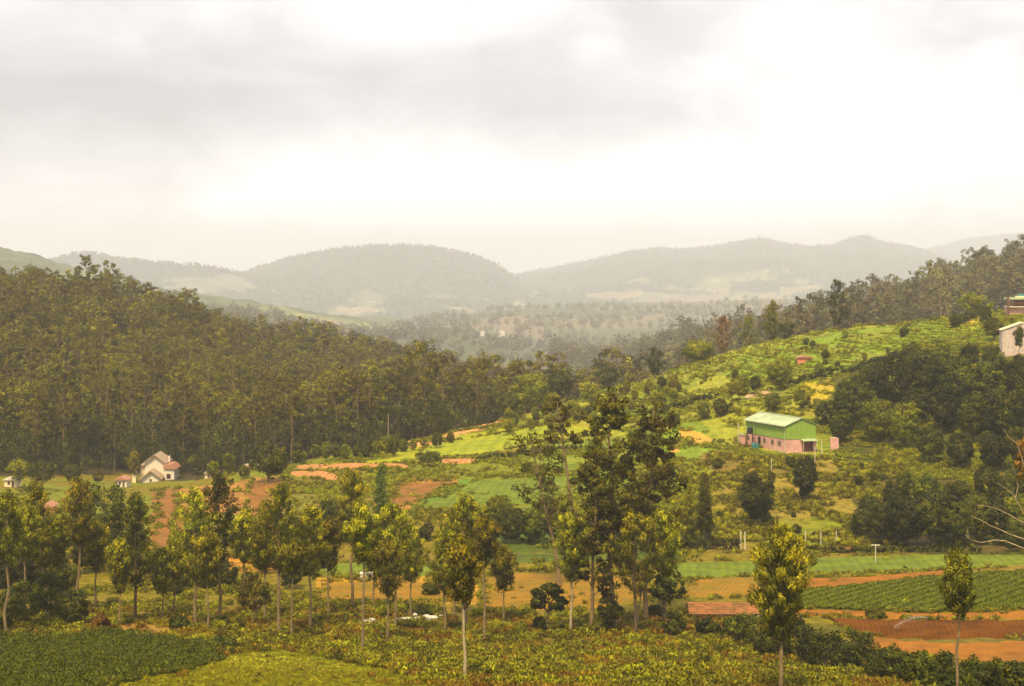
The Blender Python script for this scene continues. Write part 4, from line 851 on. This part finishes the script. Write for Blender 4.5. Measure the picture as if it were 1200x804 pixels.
p = at_local(hb, 7.4, -1.6); z = float(H(p.x, p.y)); t_ = link('water_tank', None, loc=(p.x, p.y, z)); tag(t_, 'blue green water tank on the ground before long pink wall', 'water tank')
MB().cyl((0, 0), .62, 0, .8, 16).cyl((0, 0), .62, .82, 1.0, 16, .35).build('tank_body', teal, t_); MB().cyl((0, 0), .2, 1.0, 1.08, 10).build('lid', blackp, t_)
p = at_local(hb, 9.6, -1.4); z = float(H(p.x, p.y)); t_ = link('water_tank', None, loc=(p.x, p.y, z)); tag(t_, 'black water tank raised on a slim stand against green wall', 'water tank')
sb = MB()
for a, b_ in ((-.5, -.5), (.5, -.5), (.5, .5), (-.5, .5)): sb.box((a-.05, b_-.05, 0), (a+.05, b_+.05, 2.3))
sb.box((-.62, -.62, 2.3), (.62, .62, 2.4)); sb.build('stand', rust, t_); MB().cyl((0, 0), .52, 2.4, 3.3, 16).cyl((0, 0), .52, 3.32, 3.5, 16, .25).build('tank_body', blackp, t_)
p = at_local(hb, 13.4, -.5)
z = hb.location.z; cb_ = link('side_shed', None, loc=(p.x, p.y, z), rz=hb.rotation_euler[2]); tag(cb_, 'small pink lean-to at the left end of the farm building', 'shed')
bx('wall', (-.2, -.2, -.5), (1.0, .3, 1.9), pink, cb_); bx('roof', (-.3, -.35, 1.91), (1.1, .42, 2.0), roofg, cb_); bx('post', (1.12, .32, -.5), (1.24, .44, 3.8), post_m, cb_)
def pole(px, by, ty, label, cat='pole', m=post_m, name='post', r=.07, dmin=255, arm=None, group=None, D=None):
    g = ground(px, by, dmin) if D is None else on((px-600)/F*D, D); h = (by-ty)*g.y/F
    o = link(name, None, loc=g); tag(o, label, cat, group); MB().cyl((0, 0), r, -.2, h, 8, r*.8).build('shaft', m, o)
    if arm: MB().box((-arm/2, -.06, h*.93), (arm/2, .06, h*.93+.12)).build('crossarm', m, o)
    else: MB().cyl((0, 0), r*1.25, h-.02, h+.06, 8).build('cap', m, o)
    return g, h
pole(885, 528, 495, 'thin dark pole standing before the long pink wall', m=rust, dmin=280, r=.06)
pole(904, 556, 539, 'pale post on slope below the water tanks', m=post_m)
pole(955, 541, 524, 'pale post right below the building porch', m=post_m); pole(963, 532, 516, 'slim pale post right of building porch', m=post_m, dmin=290)
g = ground(978, 528, 290); e = link('gate_pillar', None, loc=g); tag(e, 'short pink wall stub among shrubs right of farm building', 'wall'); bx('wall', (-.7, -.15, -.2), (.65, .15, 2.1), pink, e); bx('coping', (-.75, -.2, 2.1), (.3, .2, 2.2), white, e)
for px, lab in ((944, 'leftmost'), (962, 'middle'), (980, 'rightmost')): pole(px, 639, 623, '%s of the three white posts on earth bank above field' % lab, 'post', white, r=.06, group='white posts on the bank')
for px in (868, 873): pole(px, 652, 632, 'pale gate post at the end of the trimmed hedge', 'post', post_m, group='gate posts by the hedge', r=.1)
g1, h1 = pole(597, 687, 648, 'wooden utility pole with crossarm in the ochre field', 'utility pole', rust, 'utility_pole', .1, 180, 2.4)
pole(1026, 660, 638, 'thin grey pole at top of the right green field', 'pole', post_m, r=.07, dmin=200, arm=1.1, name='utility_pole')
pole(455, 524, 484, 'pale bare pole rising at the forest foot', 'pole', mat('pale_pole', (.24, .19, .12)), r=.14, D=415)

# white house by the forest
D0 = 398.; wx0 = (180-600)/F*D0; s = D0/F; z0 = float(H(wx0, D0))+.2; zb = lambda py: (YH-py)*s-z0
wh = link('white_house', None, loc=(wx0, D0, z0)); tag(wh, 'white two storey house with brown gable eaves near the forest', 'house')
X_ = lambda px: (px-180.5)*s
zE, zA = zb(542.5), zb(535); m_ = MB(); m_.prism([(X_(168.5), -1.2), (X_(192.5), -1.2), (X_(192.5), zE), (X_(180.5), zA), (X_(168.5), zE)], 1.5, 8); m_.build('wall', white, wh)
for sg in (1, -1):
    a, b_ = (X_(180.5), X_(194.5)) if sg > 0 else (X_(166.5), X_(180.5)); za, zb_ = (zA+.35, zE-.15) if sg > 0 else (zE-.15, zA+.35)
    MB().slab([(a, .8, za), (b_, .8, zb_), (b_, 8.4, zb_), (a, 8.4, za)], .2).build('roof', brownroof, wh)
zE2, zA2 = zb(558), zb(551.5); m_ = MB(); m_.prism([(X_(169), -1.2), (X_(191), -1.2), (X_(191), zE2), (X_(179.5), zA2), (X_(169), zE2)], -1.8, 1.49); m_.build('porch_wall', white, wh)
for sg in (1, -1):
    a, b_ = (X_(179.5), X_(193)) if sg > 0 else (X_(167), X_(179.5)); za, zc = (zA2+.4, zE2-.2) if sg > 0 else (zE2-.2, zA2+.4)
    MB().slab([(a, -2.5, za), (b_, -2.5, zc), (b_, 1.48, zc), (a, 1.48, za)], .3).build('roof', brownroof, wh)
fo = MB().box((X_(177.5), -1.9, zb(563)), (X_(180.5), -1.802, zb(560))).build('window', brownroof, wh); bx('pane', (X_(177.9), -1.93, zb(562.6)), (X_(180.1), -1.902, zb(560.4)), glassm, fo)
bx('wing_wall', (X_(192.6), .6, -1.2), (X_(204), 6, zb(549.5)), white, wh); m_ = MB(); m_.prism([(X_(191), zb(549.5)), (X_(206.5), zb(550)), (X_(201), zb(544.5)), (X_(192.6), zb(544.5))], .2, 6.4); m_.build('roof', redroof, wh)
fo = bx('window', (X_(195), .50, zb(561)), (X_(200), .598, zb(555.5)), brownroof, wh); bx('pane', (X_(195.5), .46, zb(560.5)), (X_(199.5), .498, zb(556)), dark, fo)
bx('wing_wall', (X_(162.5), 2, -1.2), (X_(168.4), 6, zb(548)), cream, wh); bx('roof', (X_(161.5), 1.6, zb(548)+.003), (X_(168.3), 6.3, zb(546.5)), brownroof, wh)
bx('tower', (X_(156), -.5, -1.2), (X_(160.2), 1.2, zb(551)), cream, wh); bx('chimney', (X_(193.6), 4, zb(545)), (X_(195.4), 5, zb(537)), white, wh)
def hut(px, by, wpx, hpx, wall, roof, label, name='hut', D=None, dmin=95, depth=3.5, roofh=.25, opening=True):
    g = ground(px, by, dmin) if D is None else on((px-600)/F*D, D); s = g.y/F; w2 = wpx*s/2; h = hpx*s
    e = link(name, None, loc=g); tag(e, label, 'building'); bx('wall', (-w2, 0, -1), (w2, depth, h*(1-roofh)), wall, e)
    m_ = MB(); zr = h*(1-roofh); m_.prism([(-w2-.3, zr), (w2+.3, zr), (w2+.1, zr+.15), (0, h+.15), (-w2-.1, zr+.15)], -.35, depth+.35); m_.build('roof', roof, e)
    if opening: fo = bx('window', (-w2*.45, -.05, h*.25), (-w2*.05, -.003, h*.6), brownroof, e); bx('pane', (-w2*.4, -.08, h*.28), (-w2*.1, -.053, h*.56), dark, fo); bx('door', (w2*.25, -.05, 0), (w2*.6, -.003, h*.6), rust, e)
    return e
hut(142, 571, 13, 11, white, redroof, 'low white outhouse with reddish roof left of white house', dmin=290)
hut(12, 571, 14, 11, cream, white, 'pale small building between round trees at left edge', dmin=290)
hut(54, 604, 12, 13, orange_m, redroof, 'small orange walled hut behind the left trees', dmin=200)
hut(246, 554, 13, 9, cream, brownroof, 'small cream hut right of the white house', D=386)
hut(294, 546, 20, 11, mat('dusky_pink', (.4, .2, .16)), brownroof, 'low dusky pink house half hidden behind trees', D=372)
hut(943, 425, 16, 7, mat('salmon_wall', (.7, .25, .13)), redroof, 'tiny salmon red hut on the tea slope', dmin=330, opening=False, depth=2)
e = hut(735, 424, 14, 12, white, roofg, 'small white house hidden among hazy trees behind hill', D=1480, depth=6)
hut(753, 421, 8, 5, white, redroof, 'tiny white house right of hazy white house', D=1480, depth=6)
for k, (px, D, wd, hp, lab) in enumerate([(566, 1500, 9, 8, 'far house among hazy trees, left of the far village'), (577, 1520, 8, 9, 'far house in the middle of far village'), (590, 1500, 9, 6, 'far low house right in the far village'), (775, 2300, 12, 5, 'pale far shed on the hazy valley slope'), (565, 2300, 6, 7, 'pale far house at the foot of dome mountain'), (588, 2350, 7, 8, 'second pale far house at foot of dome mountain'), (803, 2350, 8, 4, 'small pale far shed near hazy ridge'), (240, 2420, 10, 4, 'far pale building strip below the blue ridge'), (222, 2380, 6, 4, 'tiny far pale building below the blue ridge'), (262, 2440, 9, 3, 'far low building right below the blue ridge')]):
    hut(px, 0, wd, hp, white, redroof if k < 3 else white, lab, name='far_house', D=D*1.25, depth=9, opening=False)
# tiled shed
g = ground(848, 726, 170); s = g.y/F; ts = link('tiled_shed', None, loc=g); tag(ts, 'long low shed with orange clay tile roof behind the bushes', 'shed')
w2 = 41*s; bx('wall', (-w2+.2, 0, -.2), (w2-.2, 1.3, .55), orange_m, ts); rows_n = 5
for r in range(rows_n):
    y0 = -.35+r*.36; z_ = .60+r*.19; m_ = MB(); n = 34
    for k in range(n):
        x = -w2+k*2*w2/n; dz = .02*math.sin(k*5.3+r*2.1)
        m_.slab([(x+.01, y0, z_+dz), (x+2*w2/n-.01, y0, z_+dz), (x+2*w2/n-.01, y0+.42, z_+.16+dz), (x+.01, y0+.42, z_+.13+dz)], .08)
    o = m_.build('tile_row', tile_m, ts); o['kind'] = 'stuff'
MB().slab([(-w2, 1.43, z_+.13), (w2, 1.43, z_+.13), (w2, 2.9, .7), (-w2, 2.9, .7)], .08).build('rear_roof', tile_m, ts)
bx('gable_post', (w2-.16, -.36, -.2), (w2+.02, -.18, .6), white, ts); bx('eave_board', (-w2, -.40, .50), (w2, -.352, .62), rust, ts)
g = ground(430, 681, 200); e = link('pump_box', None, loc=g); tag(e, 'small pale block beside a green plot behind thin trunk', 'block'); bx('block', (-.75, 0, 0), (.75, .9, .75), white, e); bx('slab', (-.85, -.1, .752), (.85, 1, .85), paleblue, e)
# buildings cut by the right edge
D0 = 432.; s = D0/F; x0 = (1181-600)/F*D0; zb = lambda py: (YH-py)*s
bb = link('balcony_building', None, loc=(x0, D0, 0)); tag(bb, 'pink building with brown balcony rail at the upper right edge', 'building')
bx('wall', (0, 0, zb(384)), (14, 2.6, zb(360)), pink, bb); bx('balcony_floor', (-.3, -1, zb(360)+.003), (14, 2.7, zb(359)), white, bb); bx('upper_wall', (2, 1.2, zb(359)+.003), (14, 2.6, zb(350)), rust, bb)
bx('roof', (-.2, -.8, zb(351)+.01), (14, 2.8, zb(350)+.25), roofg, bb); bx('parapet', (2.2, .5, zb(350)+.26), (14, 2.4, zb(347)), cream, bb); bx('corner_post', (-.35, -1.05, zb(372)), (.05, -.75, zb(347)), rust, bb)
for k in range(12): bx('baluster', (.3+k*.42, -.98, zb(359)), (.38+k*.42, -.9, zb(355)), rust, bb)
bx('rail', (0, -1, zb(355)), (14, -.88, zb(354.3)), rust, bb); bx('tank', (2.9, 1, zb(347)+.003), (6, 2.3, zb(344.5)), teal, bb)
D0 = 372.; s = D0/F; x0 = (1171-600)/F*D0
rb = link('ribbed_building', None, loc=(x0+.6, D0, 0)); tag(rb, 'pale ribbed wall with slanting top at the right edge', 'building')
m_ = MB(); m_.prism([(0, zb(425)), (11, zb(425)), (11, zb(378.5)), (4, zb(378)), (0, zb(387))], 0, 2.2); m_.build('wall', ribbed, rb)
for k in range(16):
    x = .05+k*.42; zt = zb(387)+(zb(378)-zb(387))*min(1, x/4)-.1; bx('rib', (x, -.10, zb(425)), (x+.16, -.003, zt), ribbed, rb)
MB().slab([(-.25, -.3, zb(386.4)), (4, -.3, zb(377.4)), (4, 2.4, zb(377.4)), (-.25, 2.4, zb(386.4))], .12).build('coping', cream, rb)
plant_tree('small_tree', 1194, 412, 383, 405, 9, 'thin dark young tree against the pale ribbed wall', kind='silver', foliage='broad', D=366)

# sprinkler in the brown field
g = ground(1086, 738, 160); e = link('sprinkler', None, loc=g); tag(e, 'field sprinkler throwing white spray over the brown soil', 'sprinkler')
MB().cyl((0, 0), .05, -.1, 1.1, 8).build('riser', rust, e); MB().box((-.15, -.04, 1.1), (.15, .04, 1.2)).build('nozzle', rust, e)
rs = np.random.RandomState(5); v = []; q_ = []
for k in range(1100):
    t = rs.rand()**.8; a = math.radians(180+rs.normal()*16+(6 if rs.rand() > .5 else -10)); r_ = t*3.4; z = 1.2+.6*t*rs.uniform(.1, 1)*(1-t)*2-1.1*t*t; w0 = .010+.008*rs.rand()
    p = np.array([math.cos(a)*r_+rs.normal()*.05, math.sin(a)*r_*.6+rs.normal()*.15, max(z, .1)]); d1 = unit(rs.normal(size=3)); d2 = unit(rs.normal(size=3)); b0 = len(v); v += [p-d1*w0, p-d2*w0, p+d1*w0, p+d2*w0]; q_.append((b0, b0+1, b0+2, b0+3))
o = link('spray', quadmesh('spray', v, q_, [mat('water_drop', (.9, .9, .9), .3)]), e); o['kind'] = 'stuff'

# dead tree whose branches reach in from the right edge
g = on((1222-600)/F*165, 165.); s = 165/F; e = link('dead_tree', None, loc=g); tag(e, 'bare pale branches of a dead tree reaching in from right edge', 'tree')
def Q3(px, py, dy=0): return np.array([(px-600)*s-g.x, dy, (YH-py)*s-g.z])
tv = [tube([Q3(1222, 800), Q3(1224, 720), Q3(1220, 660), Q3(1214, 610), Q3(1212, 560)], [.28, .24, .2, .15, .06], 8)]
link('trunk', quadmesh('trunk', *merge(tv), [M['deadwood']], smooth=True), e)
br = [([(1222, 650), (1200, 643), (1178, 634), (1165, 633), (1150, 636), (1138, 633), (1131, 626)], .085), ([(1220, 640), (1200, 632), (1185, 627), (1172, 621), (1160, 616), (1150, 610), (1142, 607)], .075), ([(1218, 620), (1198, 612), (1182, 603), (1168, 596), (1155, 592), (1141, 590)], .07), ([(1216, 612), (1200, 602), (1193, 590), (1188, 580), (1178, 572), (1168, 566)], .065), ([(1190, 584), (1194, 570), (1192, 556), (1188, 545)], .05), ([(1188, 578), (1182, 566), (1180, 560)], .03), ([(1212, 560), (1200, 545), (1192, 520), (1182, 512), (1175, 502)], .06), ([(1135, 631), (1135, 622), (1134, 617)], .02), ([(1214, 600), (1206, 580), (1204, 560)], .04)]
for i, (pp, r_) in enumerate(br):
    P_ = [Q3(a, b_, math.sin(i*2.1)*1.2*k/len(pp)) for k, (a, b_) in enumerate(pp)]; link('branch', quadmesh('branch', *tube(P_, np.linspace(r_, r_*.3, len(pp)), 6), [M['deadwood']], smooth=True), e)
C = np.array([Q3(1196+a, 520+b_, .2) for a, b_ in ((0, 0), (4, 6), (0, 14), (-2, 24), (3, 30), (0, 38), (6, -4))]); v, q_, t = leaves(rs, C, np.full(len(C), .35), 60, .3, .09, None, 1, 1, rs.uniform(.2, .6, len(C))); link('dry_leaves', quadmesh('dry_leaves', v, q_, [M['rust']], attrs={'tint': t}), e)

# ------------------------------------------------------------------ ground cover
gs = [tuft(np.random.RandomState(300+i), M['grass'], .45, .9, 14, .34, .035) for i in range(4)]
ss = [tuft(np.random.RandomState(320+i), M['shrub'], .7, 1.1, 22, .26, .07) for i in range(4)]
ts_ = [tuft(np.random.RandomState(340+i), M['tea'], .6, 1.2, 22, .24, .075) for i in range(4)]
cs = [tuft(np.random.RandomState(360+i), M['crop'], .3, .6, 12, .22, .06) for i in range(3)]
ds = [tuft(np.random.RandomState(380+i), M['veg'], .6, 1.0, 40, .16, .05) for i in range(3)]
rg = np.random.RandomState(77)
def cover(n, box, cond, dmin=95, screen=True):
    out = []
    px = rg.uniform(box[0], box[2], n); D = rg.uniform(box[1], box[3], n) if not screen else None
    D = 1/np.sqrt(rg.uniform(1/box[3]**2, 1/box[1]**2, n)) if screen else D
    x = (px-600)/F*D; z = H(x, D); py = YH-z/D*F; m = cond(px, py, D, x); return np.stack([x, D, z], 1)[m]
darkplot = [(-100, 750), (0, 745), (70, 748), (130, 740), (180, 748), (245, 758), (262, 774), (205, 790), (120, 804), (60, 840), (-100, 860)]
brightm = [(120, 806), (205, 788), (262, 768), (330, 762), (400, 775), (455, 785), (520, 806), (560, 850), (60, 850)]
def c1(px, py, D, x): return ~inpoly(px, py, darkplot) & (~inpoly(px, py, brightm) | (rg.rand(len(px)) < .015)) & (fbm(x/5, D/5, 3, 3) > .36)
p = cover(34000, (-40, 112, 1240, 200), c1); p = p[~((p[:, 0] > (935-600)/F*p[:, 1]) & (p[:, 1] > 172))]
gb = [tuft(np.random.RandomState(500+i), M['drygrass'], .45, .9, 14, .34, .035) for i in range(3)]; pn = fbm(p[:, 0]/9, p[:, 1]/9, 81, 3)+rg.uniform(-.06, .06, len(p))
scatter('rough_grass', p, rg.uniform(.4, 1.1, len(p)), np.where(pn > .59, 4+rg.randint(0, 3, len(p)), rg.randint(0, 4, len(p))), gs+gb, 'rough yellowish grass over the near slope', 'grass')
p = cover(26000, (60, 112, 600, 170), lambda px, py, D, x: inpoly(px, py, brightm))
scatter('meadow_grass', p, rg.uniform(.12, .34, len(p)), rg.randint(0, 4, len(p)), [tuft(np.random.RandomState(520+i), M['lime'], .45, .9, 14, .34, .035) for i in range(4)], 'short bright yellow green grass at the lower left of centre', 'grass')
p = cover(16000, (-40, 118, 1240, 205), lambda px, py, D, x: ~inpoly(px, py, darkplot) & ~inpoly(px, py, brightm) & (fbm(x/4, D/4, 13, 3) > .50)); p = p[~((p[:, 0] > (930-600)/F*p[:, 1]) & (p[:, 1] > 170))]
scatter('scrub', p, rg.uniform(.4, 1.15, len(p)), rg.randint(0, 4, len(p)), ss, 'low green scrub on the near slope', 'scrub')
p = cover(26000, (-80, 105, 280, 185), lambda px, py, D, x: inpoly(px, py, darkplot)); u = -p[:, 0]*.5+p[:, 1]*.86+.5*fbm(p[:, 0]/4, p[:, 1]/4, 8, 2); p = p[np.abs((u/3.2) % 1-.5) < .24]
scatter('vegetable_rows', p, rg.uniform(.6, 1.1, len(p)), rg.randint(0, 3, len(p)), ds, 'dark green crop rows in the lower left plot', 'crop')
rough_ = [(835, 528), (870, 536), (960, 538), (1060, 545), (1060, 650), (840, 650), (830, 590), (820, 555)]
meadows = [[(480, 514), (560, 506), (650, 494), (705, 498), (640, 520), (560, 534), (480, 540), (440, 548), (430, 540)], [(755, 508), (800, 495), (850, 495), (868, 540), (840, 560), (760, 550)]]
lim_ = lambda px: np.interp(px, [0, 150, 300, 400, 500, 600, 700, 800, 900], [350, 390, 335, 362, 384, 408, 432, 455, 452])
def c4(px, py, D, x):
    z = H(x, D); q = (z+1.0*fbm(x/35, D/35, 5, 2))/1.15; fr = q-np.floor(q); rows4 = (z/.42+.8*fbm(x/12, D/12, 6, 2)); rr = rows4-np.floor(rows4)
    up = D > 375-0*px; ok = np.where(up & (px > 640), (rr < .60) & (fbm(x/14, D/14, 29, 3) > .33), ((fr > .58) & (fbm(x/9, D/9, 24, 2) > .38)) | (fbm(x/7, D/7, 23, 3) > .60))
    in_m = np.any([inpoly(px, py, m_) for m_ in meadows], 0); ok &= ~(in_m & (fr < .7)); ok &= ~inpoly(px, py, rough_) & (~infield(px, py) | (rg.rand(len(px)) < .05))
    return ok & ((px > 620) | (D > 300)) & (D < lim_(px))
p = cover(80000, (330, 268, 1200, 456), c4)
scatter('hill_tea', p, rg.uniform(.3, .75, len(p)), rg.randint(0, 4, len(p)), ts_, 'bright tea and low bushes covering the terraced hill', 'bushes')
p = cover(26000, (330, 262, 1200, 456), lambda px, py, D, x: ((inpoly(px, py, rough_) & (fbm(x/5, D/5, 33, 3) > .42)) | (fbm(x/6, D/6, 37, 3) > .66)) & ~infield(px, py) & (D < lim_(px)))
scatter('hill_grass', p, rg.uniform(.7, 1.7, len(p)), rg.randint(0, 4, len(p)), gs, 'long yellow brown grass on the terrace banks and rough slope', 'grass')
p = cover(14000, (-20, 200, 1200, 345), lambda px, py, D, x: fbm(x/6, D/6, 43, 3) > .56); 
m = ~infield(600+F*p[:, 0]/p[:, 1], YH-F*p[:, 2]/p[:, 1]) | (rg.rand(len(p)) < .04)
p = p[m]; scatter('valley_herbage', p, rg.uniform(.35, .95, len(p)), rg.randint(0, 4, len(p)), ss, 'rough herbage between the valley fields', 'grass')
em = []
for _, G in FG:
    for e_ in (G[0], G[-1], G[:, 0], G[:, -1]):
        d_ = np.linalg.norm(np.diff(e_, axis=0), axis=1).sum(); k = int(d_*3.2); tt_ = rg.uniform(0, len(e_)-1, k)
        ex = np.interp(tt_, np.arange(len(e_)), e_[:, 0])+rg.normal(size=k)*.35; ey = np.interp(tt_, np.arange(len(e_)), e_[:, 1])+rg.normal(size=k)*.45
        keep = fbm(ex/3, ey/3, 55, 2) > .42; em.append(np.c_[ex, ey][keep])
em = np.concatenate(em); scatter('margin_weeds', np.c_[em, H(em[:, 0], em[:, 1])+.05], rg.uniform(.25, .75, len(em)), rg.randint(0, 8, len(em)), gs+ss, 'weeds and grass along the ragged margins of the fields', 'weeds')
# crop rows on the right field
A = CROPG; rows_p = []
nu = A.shape[1]; 
for k in range(30000):
    i = rg.rand()*(A.shape[0]-1.01); j = rg.rand()*(nu-1.01); i0, j0 = int(i), int(j); a, b_ = i-i0, j-j0
    rows_p.append(A[i0, j0]*(1-a)*(1-b_)+A[i0+1, j0]*a*(1-b_)+A[i0, j0+1]*(1-a)*b_+A[i0+1, j0+1]*a*b_)
rp = np.array(rows_p); u = rp[:, 0]*.82-rp[:, 1]*.57; rp = rp[np.abs((u/1.5) % 1-.5) < .27]
p = np.c_[rp, H(rp[:, 0], rp[:, 1])+.1]; scatter('crop_rows', p, rg.uniform(.6, 1.1, len(p)), rg.randint(0, 3, len(p)), cs, 'green crop growing in slanting rows on right field', 'crop')

# ------------------------------------------------------------------ air
hz = MB().box((-17400, -17400, -320), (17400, 17400, 170)); hm = bpy.data.materials.new('haze'); hm.use_nodes = True; t = hm.node_tree; t.nodes.clear()
pv = N(t, 'ShaderNodeVolumePrincipled'); pv.inputs['Color'].default_value = (.85, .885, 1, 1); pv.inputs['Density'].default_value = 1.5e-4; pv.inputs['Anisotropy'].default_value = 0.0
L(t, pv.outputs[0], N(t, 'ShaderNodeOutputMaterial').inputs['Volume'])
ho = hz.build('haze', hm); ho['kind'] = 'stuff'; ho['label'] = 'pale haze filling the valley and veiling the far mountains'; ho['category'] = 'haze'
